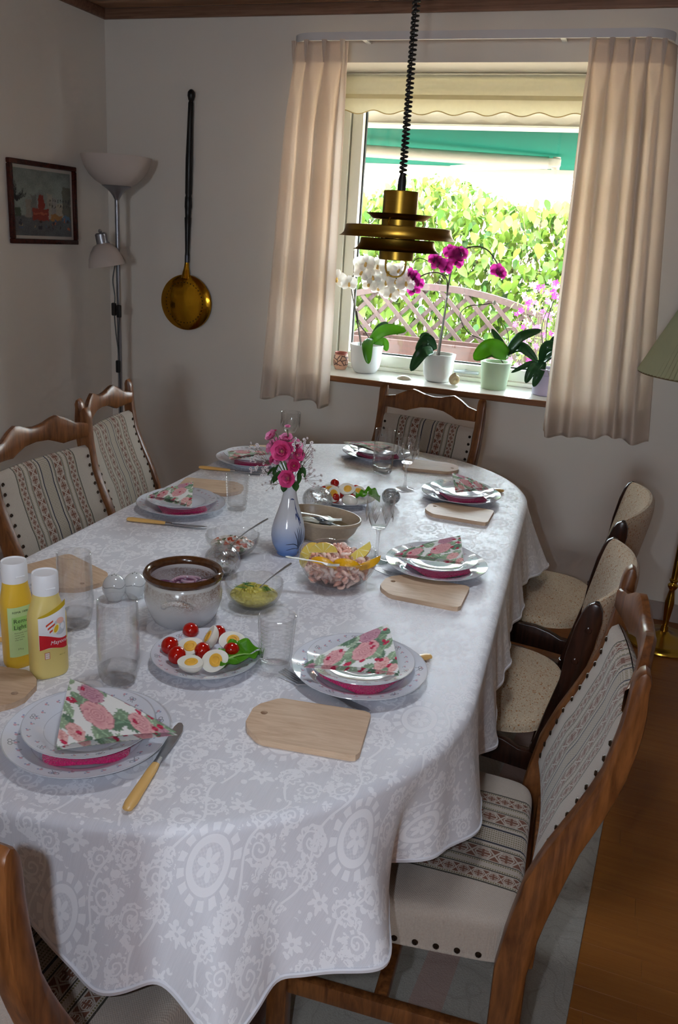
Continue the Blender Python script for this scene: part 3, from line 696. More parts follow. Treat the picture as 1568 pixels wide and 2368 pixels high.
def make_oak_chair(label):
    t = thing('dining_chair', label, 'chair', group='oak dining chairs with striped wool upholstery')
    zs = list(np.linspace(0.0005, .93, 26))
    for s_ in (-1, 1):     # rear post, one sawn curve from floor to top with a rounded end
        poly = [(pf(z), z) for z in zs] + [(-.332, .945), (-.338, .957), (-.345, .962), (-.352, .957), (-.356, .945)] + [(pr(z), z) for z in zs[::-1]]
        bm = bmesh.new(); x0, x1 = s_ * .216 - .016, s_ * .216 + .016
        va = [bm.verts.new((x0, q[0], q[1])) for q in poly]; vb = [bm.verts.new((x1, q[0], q[1])) for q in poly]; n = len(poly)
        bm.faces.new(va); bm.faces.new(vb[::-1])
        for k in range(n): bm.faces.new((va[k], vb[k], vb[(k + 1) % n], va[(k + 1) % n]))
        bmesh.ops.recalc_face_normals(bm, faces=bm.faces)
        ed = [e for e in bm.edges if abs(e.verts[0].co.x - e.verts[1].co.x) < 1e-6]
        bmesh.ops.bevel(bm, geom=ed, offset=.005, segments=2, affect='EDGES', profile=.5)
        m = MB(); m.frombm(bm); m.build('rear_post', OAK, t)
    # crest rail, wavy and bowed
    def crest(u):
        x = (u - .5) * 2 * .201; q = abs(x) / .201
        top = interp(q, [0, .18, .35, .45, .6, .8, 1], [.938, .942, .953, .957, .946, .925, .918])
        bot = interp(q, [0, .25, .45, .55, .7, 1], [.893, .889, .876, .868, .871, .875]); yb = -.335 - .030 * (1 - q * q); return x, yb, top, bot
    m = MB(); nU = 40; ring = [(-1, 0), (-.8, 1), (.8, 1), (1, 0)]
    sec = [(-.011, 0.12), (-.007, .0), (.007, .0), (.011, .12), (.011, .88), (.006, 1.), (-.006, 1.), (-.011, .88)]
    for i in range(nU + 1):
        x, yb, tp, bt = crest(i / nU)
        for dy, f_ in sec: m.v.append((x, yb + dy, bt + (tp - bt) * f_))
    for i in range(nU):
        for k in range(8): m.f.append((i * 8 + k, i * 8 + (k + 1) % 8, i * 8 + 8 + (k + 1) % 8, i * 8 + 8 + k)); m.mi.append(0)
    m.build('crest_rail', OAK, t, sharp=50)
    # padded back panel, front and rear skins
    def back(u, v, sd):
        x = (u - .5) * 2 * .199; z = .50 + (.846 - .50) * v; q = abs(x) / .199
        yc = (pf(z) * .55 + pr(z) * .45) - .018 * (1 - q * q)
        th = (.013 + .012 * (1 - q ** 4) * (1 - (abs(v - .5) * 2) ** 6)) * (math.sqrt(max(0., 1 - max(0, (v - .95) / .05) ** 2)) if v > .95 else 1.) * (math.sqrt(max(0., 1 - ((.04 - v) / .04) ** 2)) if v < .04 else 1.)
        return (x, yc + sd * max(th, .001), z)
    m = MB(); m.grid(lambda u, v: back(u, v, 1), 24, 44, flip=True); m.grid(lambda u, v: back(u, v, -1), 24, 44)
    bp_ = m.build('back_pad', STB, t, sharp=None)
    for s_ in (-1, 1):
        for k in range(11):
            z = .53 + k * .0285; p = back(.5 + s_ * .475, (z - .5) / .346, 1); obj('upholstery_nail', NAILME, t, (p[0], p[1], p[2]), (-PI / 2, 0, 0))
    # seat pad wrapped over the apron
    def hw(y): return .208 + (.243 - .208) * min(1, (y + .235) / .4)
    def seat(u, v):
        th = 2 * PI * u; cs, sn = math.cos(th), math.sin(th); e = .16
        X = abs(cs) ** e * (1 if cs > 0 else -1); Y = abs(sn) ** e * (1 if sn > 0 else -1)
        if v <= .5: r_ = v / .5 * .94; z = .462 - .012 * r_ ** 2
        elif v <= .75: a = (v - .5) / .25 * PI / 2; r_ = .94 + .06 * math.sin(a); z = .450 - .022 * (1 - math.cos(a))
        else: r_ = 1. + .004 * (v - .75) / .25; z = .428 - (v - .75) / .25 * .062
        y = Y * .228 * r_; return (X * hw(Y * .228) * r_, y - .002, z)
    m = MB(); m.grid(seat, 96, 24, closeu=True, flip=True); m.f.append(tuple(len(m.v) - 96 + k for k in range(96))); m.mi.append(0)
    m.build('seat_pad', STS, t, sharp=None)
    for s_ in (-1, 1):
        for k in range(11): y = -.17 + k * .036; obj('upholstery_nail', NAILME, t, (s_ * (hw(y) * 1.004), y, .378), (0, s_ * PI / 2, 0))
    for k in range(12): x = -.21 + k * .0382; obj('upholstery_nail', NAILME, t, (x, .2275, .378), (-PI / 2, 0, 0))
    for s_ in (-1, 1):
        m = MB(); m.rbox(s_ * .20 - .019, s_ * .20 + .019, .165, .205, .0005, .366, .005, 2); m.build('front_leg', OAK, t)
        m = MB(); m.rbox(s_ * .208 - .010, s_ * .208 + .010, -.235, .166, .175, .215, .004, 2); m.build('side_stretcher', OAK, t)
    m = MB(); m.rbox(-.198, .198, -.02, .005, .18, .212, .004, 2); m.build('cross_stretcher', OAK, t)
    m = MB(); m.rbox(-.2, .2, -.262, -.24, .36, .43, .004, 2); m.build('rear_rail', OAK, t)
    return t
def put(o, x, y, rz): o.location = (x, y, .0102); o.rotation_euler = (0, 0, rz); return o
oak = make_oak_chair('oak chair with striped wool seat nearest on the right, by the bare floor')
put(oak, 2.303, -2.378, PI / 2 + .073)
def oakcopy(x, y, rz, label): c = copy_tree(oak); c['label'] = label; return put(c, x, y, rz)
oakcopy(1.750, -.825, PI - .215, 'oak chair with striped wool back at the far end, under the window')
oakcopy(1.158, -1.158, -PI / 2 + .212, 'oak striped chair farther back on the left, by the corner lamp')
oakcopy(1.311, -1.769, -PI / 2 - .011, 'oak striped chair on the left, cut by the photo edge')
oakcopy(1.881, -2.882, -.013, 'oak striped chair at the near table end, cut off bottom left')
# ================================================================ dark chairs with beige tweed
g = G('beige_tweed'); c = g.coord(); n1 = g.noise(c, 330, 2); n2 = g.noise(g.scale(c, (1., 3., 1.)), 110, 3); sp = g.noise(c, 190, 1)
col = g.mix(n1, lin('8f7a62'), lin('d8c4a8')); col = g.mix(sp.gt(.64), col, lin('9a6638')); col = g.mix(n2.gt(.68), col, lin('dccbb4')); col = g.mix(sp.lt(.27), col, lin('5e4c3c'))
g.set(col=col, rough=.95, spec=.1, sheen=.2).bump(n1 + g.noise(c, 800, 1) * .5, .5, .0015); TWEED = g.mat
DARKW = wood('rosewood_dark', '1a0f0a', '3a2016', (20, 20, 2.5), .25, 2.)
def make_dark_chair(label):
    t = thing('upholstered_chair', label, 'chair', group='dark wooden chairs with beige tweed')
    # seat pad
    def seat(u, v):
        th = 2 * PI * u; cs, sn = math.cos(th), math.sin(th); e = .34 if sn > 0 else .62
        X = abs(cs) ** e * (1 if cs > 0 else -1); Y = abs(sn) ** e * (1 if sn > 0 else -1)
        if v <= .6: r_ = v / .6 * .9; z = .452 - .012 * r_ ** 2
        else: a = (v - .6) / .4 * PI / 2; r_ = .9 + .1 * math.sin(a); z = .442 - .03 * (1 - math.cos(a))
        return (X * .222 * r_, Y * .225 * r_ + .0, z)
    m = MB(); m.grid(seat, 80, 20, closeu=True, flip=True); m.f.append(tuple(len(m.v) - 80 + k for k in range(80))); m.mi.append(0); m.build('seat_pad', TWEED, t, sharp=None)
    for s_ in (-1, 1):
        # side rail, upper edge dips towards the back
        poly = [(.225, .365), (.225, .418), (.05, .425), (-.08, .423), (-.125, .413), (-.16, .398), (-.205, .398), (-.205, .345), (-.1, .352)]
        m = MB(); M_ = Matrix(((0, 0, 1, 0), (1, 0, 0, 0), (0, 1, 0, 0), (0, 0, 0, 1))); m.prism(poly, s_ * .238 - .012, s_ * .238 + .012, b=.004, M=M_); m.build('side_rail', DARKW, t)
        # rear leg
        m = MB(); pts = [(s_ * .238, -.285, .0005), (s_ * .238, -.23, .3), (s_ * .238, -.205, .42)]; m.tube(pts, [.013, .019, .02], 10); m.build('leg', DARKW, t)
        m = MB(); m.tube([(s_ * .232, .205, .0005), (s_ * .232, .195, .36)], [.012, .019], 10); m.build('leg', DARKW, t)
        # back plate with rounded top
        X0 = 2.302
        poly = [(-.235, .40), (-.185, .40), (-.205, .50), (-.228, .60), (-.232, .665), (-.243, .735), (-.254, .775), (-.264, .793), (-.276, .8), (-.288, .797), (-.296, .782), (-.298, .755), (-.29, .69), (-.275, .62), (-.262, .56), (-.25, .48)]
        m = MB(); m.prism(poly, s_ * .242 - .010, s_ * .242 + .010, b=.005, M=M_); pl_ = m.build('back_plate', DARKW, t)
        for zz, yy in ((.735, -.273), (.655, -.255)):
            m = MB(); m.lathe([(0, .004), (.006, .003), (.008, 0)], 10, M=T(s_ * .252, yy, zz) @ RY(s_ * PI / 2)); m.build('screw_cap', DARKW, pl_)
    # curved padded back between the plates
    def back(u, v, sd):
        x = (u - .5) * 2 * .2315; q = abs(x) / .2315; z = .56 + (.80 - .56) * v + .018 * (1 - q ** 2) * (v - .3)
        yc = -.236 - .045 * v - .062 * (1 - q ** 2.2); k = abs(v - .5) * 2; th = .004 + .019 * math.sqrt(max(0, 1 - k ** 4)) * (1 - .35 * q ** 4)
        return (x, yc + sd * th, z)
    m = MB(); m.grid(lambda u, v: back(u, v, 1), 30, 20, flip=True); m.grid(lambda u, v: back(u, v, -1), 30, 20)
    m.grid(lambda u, v: back(u, 1, 1 - 2 * v), 30, 1); m.build('back_pad', TWEED, t, sharp=None)
    m = MB(); m.rbox(-.226, .226, .208, .226, .365, .412, .004, 2); m.build('front_rail', DARKW, t)
    m = MB(); m.rbox(-.226, .226, -.20, -.182, .35, .395, .004, 2); m.build('rear_rail', DARKW, t)
    return t
d1 = make_dark_chair('dark wooden chair with beige tweed, middle of the right side, next to the striped chair'); put(d1, 2.305, -1.705, PI / 2 - .03)
d2 = copy_tree(d1); d2['label'] = 'dark wooden chair with beige tweed farthest back on the right, near the brass lamp'; put(d2, 2.335, -1.055, PI / 2 - .03)
# ================================================================ place settings
def plate_mat():
    g = G('flowered_porcelain'); c = g.coord(); x, y, z = g.sep(c); r = (x * x + y * y).sqrt(); th = g.m('ARCTAN2', y, x)
    base = lin('d9dce4'); col = base
    N = 30.; t = th / (2 * PI) * N + 40.; cell = t.floor(); wnz = g.n.new('ShaderNodeTexWhiteNoise'); wnz.noise_dimensions = '1D'; g.put(wnz.inputs['W'], cell); rv = X_(g, wnz.outputs['Value'])
    rr = g.mr(r, .0, 1., 0., 1.)
    lu = (t.frac() - .5) * (2 * PI / N) * r; R0 = g.n.new('ShaderNodeValue'); R0.outputs[0].default_value = .1
    rad = r / .128                                    # dinner plate scale; dessert plate uses object scale
    lr = (rad - .80 - rv * .13) * .128
    d1 = ((lu - .0012) * (lu - .0012) + lr * lr).sqrt(); d2 = ((lu + .0030) * (lu + .0030) + (lr - .0018) * (lr - .0018)).sqrt(); d3 = ((lu + .001) * (lu + .001) + (lr + .0040) * (lr + .0040)).sqrt()
    col = g.mix(d1.lt(.0027) * .75, col, lin('c98a94')); col = g.mix(d2.lt(.0018) * .75, col, lin('7d88b4')); col = g.mix(d3.lt(.0018) * .7, col, lin('8f9aa0'))
    # six grey ribbon bows
    t6 = ((th / (2 * PI) * 6. + 20.).frac() - .5) * (2 * PI / 6.) * r; br = (rad - .885) * .128
    bow = ((t6.abs() - .004) * (t6.abs() - .004) * .6 + (br - .0015) * (br - .0015)).sqrt(); tail = (t6.abs() - (.0 - br) * .8 - .001).abs()
    col = g.mix(bow.band(.0022, .0036).max(tail.lt(.0009) * br.band(-.008, 0.)) * .8, col, lin('7f858c'))
    col = g.mix(rad.band(.665, .675) * .6, col, lin('a9adb6')); col = g.mix(rad.gt(.985) * .75, col, lin('b9bcc2'))
    g.set(col=col, rough=.08, spec=.55, coat=.3); return g.mat
PLATE = plate_mat()
def scal(th, r, z):
    k = min(1, max(0, (r - .08) / .04)); w = abs(math.sin(3 * th)) ** .5; return (r * (1 + k * (.008 * w - .006)), z)
def plate_mesh(R):
    s = R / .128; m = MB()
    pr_ = [(0, .006), (.05, .006), (.078, .007), (.086, .010), (.094, .0145), (.11, .019), (.124, .0225), (.1275, .0235), (.128, .0222), (.1265, .0208), (.11, .0165), (.09, .0105), (.08, .0045), (.074, .0015), (.074, 0), (.069, 0), (.068, .003), (0, .003)]
    m.lathe([(r * s, z * (.8 + .2 * s)) for r, z in pr_], 96, fn=lambda th, r, z: scal(th, r / s, z)[0:1] and (scal(th, r / s, z)[0] * s, z)); me = m.mesh('plate', True, 40); me.materials.append(PLATE); return me
DP = plate_mesh(.128)
HOT = G('pink_crochet'); cc = HOT.coord(); hv = HOT.voro(cc, 330, 'F1'); HOT.set(col=HOT.mix(hv, lin('e0106e'), lin('c00a5c')), rough=.8, sheen=.5).bump(hv, .8, .003); HOT = HOT.mat
def pad_mesh():
    m = MB(); m.grid(lambda u, v: (lambda th, rr: (rr * (abs(math.cos(th)) ** .38 * (1 if math.cos(th) > 0 else -1)) * .0625 * (1 + .012 * math.sin(40 * th)), rr * (abs(math.sin(th)) ** .38 * (1 if math.sin(th) > 0 else -1)) * .0625 * (1 + .012 * math.sin(40 * th)), (.0 if v < .3 else (.011 if v < .9 else .011)) if v > .001 else 0.))(2 * PI * u, [0.001, 1., 1.04, 1.04, 1., .001][min(5, round(v * 5))]), 80, 5, closeu=True)
    v = m.v; n = 80; zs = [0, 0, .002, .005, .0072, .0072]
    m.v = [(p[0], p[1], zs[i // n]) for i, p in enumerate(v)]; me = m.mesh('crochet_pad', True, 50); me.materials.append(HOT); return me
PADM = pad_mesh()
# ---- napkin print painted per vertex: roses, buds and leaves on white
def napkin_colors(U, V_, seed):
    rs = np.random.RandomState(seed); n = len(U); col = np.ones((n, 3)) * np.array(lin('e8e8e4'))
    def put_(mask, c): col[mask] = c
    def leaf_(x, y, a, L, w, c):
        dx, dy = U - x, V_ - y; p = dx * math.cos(a) + dy * math.sin(a); q = -dx * math.sin(a) + dy * math.cos(a); t = p / L
        mk = (t > 0) & (t < 1) & (np.abs(q) < w * np.sin(np.pi * np.clip(t, 0, 1)) ** .8 * (1 + .10 * np.sign(np.sin(t * 40))))
        put_(mk, np.array(c)); put_(mk & (np.abs(q) < .0011), np.array(c) * 1.7); put_(mk & (np.abs(np.sin(t * 16 - np.abs(q) / w * 2)) < .12), np.array(c) * 1.35)
    def rose_(x, y, R, c0, c1):
        for k in range(7):
            a = k * 2 * PI / 7 + seed; dx, dy = U - x - .48 * R * math.cos(a), V_ - y - .48 * R * math.sin(a); d = np.hypot(dx, dy); mk = d < .56 * R; f = np.clip(d[mk] / (.56 * R), 0, 1)[:, None]; col[mk] = np.array(c1) * (1 - f) + np.array(c0) * f; put_(mk & (d > .52 * R), np.array(c1) * .85)
        d = np.hypot(U - x, V_ - y); an = np.arctan2(V_ - y, U - x); mk = d < .55 * R; sp = np.sin(d / R * 34 + an * 1.0); f = (.5 + .5 * sp[mk])[:, None]; col[mk] = np.array(c1) * (1 - f) * .9 + np.array(c0) * f
    GR = [lin('7f967b'), lin('93a88b'), lin('66806a'), lin('9fb099')]
    for k in range(70):
        leaf_(rs.uniform(-.01, .175), rs.uniform(-.01, .175), rs.uniform(0, 6.28), rs.uniform(.022, .042), rs.uniform(.008, .015), GR[k % 4])
    pk = [(lin('e3b1b2'), lin('cf8c92')), (lin('cda0ac'), lin('ad7388')), (lin('e9bdb8'), lin('d69692'))]
    for i, (x, y, R) in enumerate([(.062, .055, .026), (.020, .040, .021), (.120, .030, .015), (.035, .115, .020), (.02, .155, .012), (.145, .01, .010)]): rose_(x + rs.uniform(-.004, .004), y + rs.uniform(-.004, .004), R, *pk[i % 3])
    for k in range(26):
        x, y = rs.uniform(0, .16), rs.uniform(0, .16); leaf_(x, y, rs.uniform(0, 6.28), .012, .0042, lin('a8304a'))
    return col
NAPM = G('printed_napkin'); NAPM.set(col=NAPM.attr('print'), rough=.85, spec=.15); NAPM = NAPM.mat
def napkin(P0, P1, P2, label, seed, bulge=.012, droop=0.):
    """folded paper triangle: P0, P1, P2 corners; several plies, opened a little at the fold"""
    t = thing('paper_napkin', label, 'napkin', group='rose printed paper napkins')
    P0, P1, P2 = Vector(P0), Vector(P1), Vector(P2); N = 72; n = (P1 - P0).cross(P2 - P0).normalized(); n = n if n.z > 0 else -n
    for ply in range(2):
        V_ = []; uv = []; F_ = []; idx = {}
        for i in range(N + 1):
            for j in range(N + 1 - i):
                a, b = i / N, j / N; c_ = 1 - a - b; p = P0 * c_ + P1 * a + P2 * b
                e = 4 * (a * b + b * c_ + a * c_) / 1.333 * .75
                p = p + n * (bulge * e * (1 if ply == 0 else .15)) + Vector((0, 0, (.0016 if ply == 0 else -.0012)))
                if ply == 1: p = p + (P0 - (P1 + P2) / 2).normalized() * (-.003)
                idx[i, j] = len(V_); V_.append(p); uv.append((a * .165 + .003, b * .165 + .003))
        for i in range(N):
            for j in range(N - i):
                F_.append((idx[i, j], idx[i + 1, j], idx[i, j + 1]))
                if j < N - i - 1: F_.append((idx[i + 1, j], idx[i + 1, j + 1], idx[i, j + 1]))
        m = MB(); m.add(V_, F_); o = m.build('top_ply' if ply == 0 else 'under_ply', NAPM, t, sharp=None)
        U = np.array(uv); cl_ = napkin_colors(U[:, 0], U[:, 1], seed + 3 * ply); ca = o.data.color_attributes.new('print', 'FLOAT_COLOR', 'POINT'); ca.data.foreach_set('color', np.concatenate([cl_, np.ones((len(cl_), 1))], 1).astype(np.float32).ravel())
    return t
SET = [  # x, y, where, napkin corners
    ('near', 1.862, -2.782, 'at the near end of the table', [(1.774, -2.707, .800), (1.868, -2.866, .790), (2.012, -2.765, .797)], .2),
    ('r1', 2.181, -2.388, 'nearest on the right side', [(2.212, -2.325, .835), (2.270, -2.433, .797), (2.103, -2.482, .797)], .9),
    ('r2', 2.181, -1.787, 'in the middle of the right side', [(2.226, -1.748, .835), (2.258, -1.836, .797), (2.087, -1.866, .797)], .5),
    ('r3', 2.103, -1.1385, 'farthest back on the right side', [(2.062, -1.122, .825), (2.102, -1.238, .797), (2.192, -1.140, .797)], .3),
    ('far', 1.700, -.780, 'at the far end under the window', [(1.583, -.835, .802), (1.736, -.889, .797), (1.760, -.765, .797)], .7),
    ('fl', 1.345, -1.115, 'farthest back on the left side', [(1.282, -1.183, .797), (1.330, -1.264, .792), (1.425, -1.107, .797)], .1),
    ('l', 1.395, -1.692, 'in the middle of the left side', [(1.398, -1.626, .815), (1.480, -1.780, .795), (1.327, -1.762, .795)], .4),
    ('hid', 1.365, -2.45, 'at the left edge, mostly behind the yellow bottles', [(1.36, -2.39, .815), (1.45, -2.52, .797), (1.30, -2.51, .797)], .6)]
TZ = .7502
first = True
for i, (key, x, y, where, nk, rz) in enumerate(SET):
    o = obj('dinner_plate', DP, None, (x, y, TZ), (0, 0, rz)); tag(o, 'large flowered porcelain dinner plate ' + where, 'plate', 'flowered dinner plates')
    o = obj('crochet_coaster', PADM, None, (x + .008, y - .010, TZ + .0085), (0, 0, rz + .35)); tag(o, 'bright pink crochet pad between two plates ' + where, 'coaster', 'pink crochet pads')
    o = obj('dessert_plate', DP, None, (x, y + .004, TZ + .0162), (0, 0, rz + .6)); o.scale = (.795, .795, .85); tag(o, 'small flowered porcelain plate on pink pad ' + where, 'plate', 'flowered dessert plates')
    napkin(nk[0], nk[1], nk[2], 'rose printed triangular napkin on small plate ' + where, 20 + i)
# ================================================================ boards
BEECH = wood('beech_board', 'bd9c7e', 'd6bb9f', (5, 45, 45), .55, 2., .03)
def board_mesh():
    poly = [(-.098, -.022), (-.098, .020), (-.090, .038), (-.066, .062), (-.058, .066), (.088, .067), (.097, .063), (.100, .055), (.1, -.056), (.095, -.066), (.086, -.069), (-.056, -.067), (-.068, -.062), (-.090, -.040)]
    bm = bmesh.new(); hole = [(-.076 + .006 * math.cos(a), .012 + .006 * math.sin(a)) for a in np.linspace(0, 2 * PI, 12, endpoint=False)]
    def cap(z):
        vo = [bm.verts.new((a, b, z)) for a, b in poly]; vh = [bm.verts.new((a, b, z)) for a, b in hole]
        eo = [bm.edges.new((vo[k], vo[(k + 1) % len(vo)])) for k in range(len(vo))]; eh = [bm.edges.new((vh[k], vh[(k + 1) % len(vh)])) for k in range(len(vh))]
        bmesh.ops.triangle_fill(bm, use_beauty=True, edges=eo + eh); return vo, vh
    t0, h0 = cap(0.); t1, h1 = cap(.011)
    for a, b in ((t0, t1), (h1, h0)):
        for k in range(len(a)): bm.faces.new((a[k], a[(k + 1) % len(a)], b[(k + 1) % len(a)], b[k]))
    bmesh.ops.recalc_face_normals(bm, faces=bm.faces); m = MB(); m.frombm(bm); me = m.mesh('breakfast_board', True, 30); me.materials.append(BEECH); return me
BM = board_mesh()
for x, y, rz, lab in ((2.160, -2.600, .16, 'nearest, below the right plate with the raised napkin'), (2.190, -1.950, .03, 'in the middle of the right side'), (2.133, -1.312, .02, 'on the right side before the farthest plate'), (1.925, -.822, 2.03 - .15 - PI * .0 + PI / 2 * .93, 'at the far end below the chair'),
                      (1.375, -1.470, PI + .25, 'behind the left plate beside the ribbed glass'), (1.425, -2.255, -.35 + PI, 'behind the tall tumbler on the left'), (1.600, -2.735, .22 + PI, 'cut off at the left edge'), (1.360, -.93, PI + .5, 'farthest back on the left beside the flowers')):
    o = obj('breakfast_board', BM, None, (x, y, TZ), (0, 0, rz)); tag(o, 'small pale beech board ' + lab, 'board', 'beech breakfast boards')
# ================================================================ cutlery
STEEL = plain('cutlery_steel', 'c4c4c6', .34, 1., var=.05)
IVORY = plain('ivory_handle', 'e0b46c', .35, var=.05)
def strip(m, pts, wid, thick, up=(0, 0, 1)):
    """flat bar along pts, given half widths"""
    pts = [Vector(p) for p in pts]; v = []; f = []
    for i, p in enumerate(pts):
        t = (pts[min(i + 1, len(pts) - 1)] - pts[max(i - 1, 0)]).normalized(); sd = t.cross(Vector(up)).normalized(); nn = sd.cross(t)
        for s_, h in ((-1, -1), (1, -1), (1, 1), (-1, 1)): v.append(p + sd * s_ * wid[i] + nn * h * thick / 2)
    for i in range(len(pts) - 1):
        for k in range(4): f.append((i * 4 + k, i * 4 + (k + 1) % 4, i * 4 + 4 + (k + 1) % 4, i * 4 + 4 + k))
    f.append((0, 3, 2, 1)); n = (len(pts) - 1) * 4; f.append((n, n + 1, n + 2, n + 3)); m.add(v, f); return m
def knife_tree(label):
    t = thing('table_knife', label, 'knife', group='ivory handled table knives')
    m = MB(); m.tube([(0, -.115, .006), (0, -.112, .006), (0, -.10, .0065), (0, -.02, .006), (0, -.004, .006)], [.003, .0075, .0095, .0078, .0062], 12, flat=.62); m.build('handle', IVORY, t)
    m = MB(); m.tube([(0, -.004, .006), (0, .012, .006)], [.006, .0052], 10, flat=.7); m.build('bolster', STEEL, t)
    m = MB(); poly = [(-.006, .012), (.0065, .012), (.009, .06), (.0095, .09), (.006, .105), (.0, .113), (-.006, .112), (-.0085, .10), (-.007, .06)]; m.prism(poly, .005, .0066, b=.0004, seg=1); m.build('blade', STEEL, t); return t
def fork_tree(label):
    t = thing('table_fork', label, 'fork', group='steel table forks')
    m = MB(); strip(m, [(0, -.10, .004), (0, -.09, .004), (0, -.03, .006), (0, .02, .008), (0, .035, .007), (0, .05, .004), (0, .056, .0035)], [.004, .0085, .006, .0028, .0045, .0115, .0125], .0022); m.build('handle', STEEL, t)
    for k in range(4):
        x = -.0093 + .0062 * k; m = MB(); strip(m, [(x, .054, .0036), (x * .95, .075, .0048), (x * .9, .10, .010)], [.0019, .0017, .0009], .0018); m.build('tine', STEEL, t)
    return t
def spoon_tree(label, L=.19):
    t = thing('serving_spoon', label, 'spoon', group='steel serving spoons')
    m = MB(); strip(m, [(0, -.02, 0), (0, .01, .003), (0, .06, .006), (0, L - .07, .004), (0, L - .045, .002), (0, L - .042, .0018)], [.0032, .0030, .0034, .0078, .006, .003], .0024); m.build('handle', STEEL, t)
    m = MB(); m.grid(lambda u, v: (lambda th, r: (.019 * r * math.cos(th), -.045 + .03 * r * math.sin(th), -.009 * (1 - r * r)))(2 * PI * u, v), 24, 6, closeu=True); o = m.build('bowl', STEEL, t); sd = o.modifiers.new('t', 'SOLIDIFY'); sd.thickness = .0014
    return t
def aim(o, p, q):
    """stand so that local +Y runs from p to q"""
    p, q = Vector(p), Vector(q); d = (q - p).normalized(); x = d.cross(Vector((0, 0, 1))).normalized(); z = x.cross(d)
    o.matrix_world = Matrix(((x.x, d.x, z.x, p.x), (x.y, d.y, z.y, p.y), (x.z, d.z, z.z, p.z), (0, 0, 0, 1))); return o
K = knife_tree('ivory-handled knife beside the near plate'); 
def kn(o, p, q, z=TZ): # p handle end, q blade tip
    d = (Vector(q) - Vector(p)).normalized(); return aim(o, (p[0] + d[0] * .115, p[1] + d[1] * .115, z), (q[0], q[1], z))
kn(K, (2.014, -2.905), (1.972, -2.682))
for p, q, lab, z in (((1.322, -1.860), (1.540, -1.812), 'in front of the middle left plate', TZ), ((1.226, -1.284), (1.442, -1.238), 'in front of the farthest left plate', TZ), ((2.289, -2.260), (2.14, -2.42), 'with its blade under the nearest right plate', TZ), ((2.218, -.990), (2.02, -1.09), 'with its blade under the farthest right plate', TZ), ((1.42, -2.615), (1.60, -2.545), 'beside the plate behind the yellow bottles', TZ)):
    c = copy_tree(K); c['label'] = 'ivory-handled knife ' + lab; kn(c, p, q, z)
K2 = fork_tree('steel fork beside the nearest right plate')
def fk(o, tip, d): d = Vector((d[0], d[1], 0)).normalized(); return aim(o, (tip[0] - d.x * .10, tip[1] - d.y * .10, TZ), (tip[0], tip[1], TZ))
fk(K2, (2.050, -2.452), (-.221, .067))
for tip, d, lab in (((2.047, -1.876), (-.217, .018), 'beside the middle right plate'), ((2.000, -1.231), (-1., .0), 'beside the farthest right plate'), ((1.617, -.905), (-.35, -.9), 'beside the far end plate')):
    c = copy_tree(K2); c['label'] = 'steel fork ' + lab; fk(c, tip, d)
# ================================================================ drinking glasses
CLEAR = glassy('clear_glass', (1, 1, 1), .93); THICK = glassy('thick_glass', (1, 1, 1), .74); CUT = glassy('cut_crystal', (1, 1, 1), .30, 1.5)
def tumbler(name, label, x, y, h, r, base=.022, twist=True, group='tall clear tumblers'):
    t = thing(name, label, 'glass', (x, y, TZ), group=group)
    ro = lambda z: r * (.80 + .20 * min(1, (z / (h * .28))) ** .6) - r * .05 * max(0, (z - .55 * h) / (.45 * h))
    tw = (lambda th, q, z: (q * (1 + .05 * math.exp(-((z - .03) / .03) ** 2) * math.cos(5 * th + z * 40)), z)) if twist else None
    m = MB(); m.lathe([(0, .0005), (r * .70, .0005), (r * .80, .004), (ro(.012), .012), (ro(.02), .02), (ro(base + .006) - .0012, base + .006), (r * .62, base + .002), (r * .4, base - .003), (0, base - .004)], 48, fn=tw); m.build('thick_base', THICK, t)
    prof = [(ro(z), z) for z in np.linspace(.020, h, 14)] + [(ro(h) - .0012, h + .0012), (ro(h) - .0024, h)] + [(ro(z) - .0022, z) for z in np.linspace(h - .01, .021, 12)]
    m = MB(); m.lathe(prof, 48, fn=tw); m.build('glass_body', CLEAR, t); return t
tumbler('tall_tumbler', 'empty tall clear tumbler standing closest, behind the near plate', 1.795, -2.599, .156, .0372)
tumbler('tall_tumbler', 'empty tall clear tumbler behind the yellow bottles', 1.592, -2.448, .154, .0352)
tumbler('tall_tumbler', 'tall clear tumbler at the far table end before the window chair', 1.789, -.986, .157, .0365)
def ribbed(label, x, y, h, r):
    t = thing('ribbed_glass', label, 'glass', (x, y, TZ), group='ribbed juice glasses')
    prof = [(0, .0005), (r * .78, .0005), (r * .82, .005)]
    for z in np.linspace(.010, h - .010, 90): prof.append((r * (.82 + .18 * z / h) + .0011 * math.sin(z * 2 * PI / .0078) * (1 if z > .02 else 0), z))
    prof += [(r, h - .004), (r, h), (r - .0015, h + .0008), (r - .0025, h)] + [(r * (.82 + .18 * z / h) - .003, z) for z in np.linspace(h - .005, .014, 10)] + [(r * .5, .011), (0, .0105)]
    m = MB(); m.lathe(prof, 40); m.build('glass_body', CLEAR, t); return t
ribbed('short ribbed clear glass between the egg plate and the nearest right plate', 2.025, -2.425, .105, .0357)
ribbed('short ribbed clear glass beside the middle left plate', 1.533, -1.609, .105, .0345)
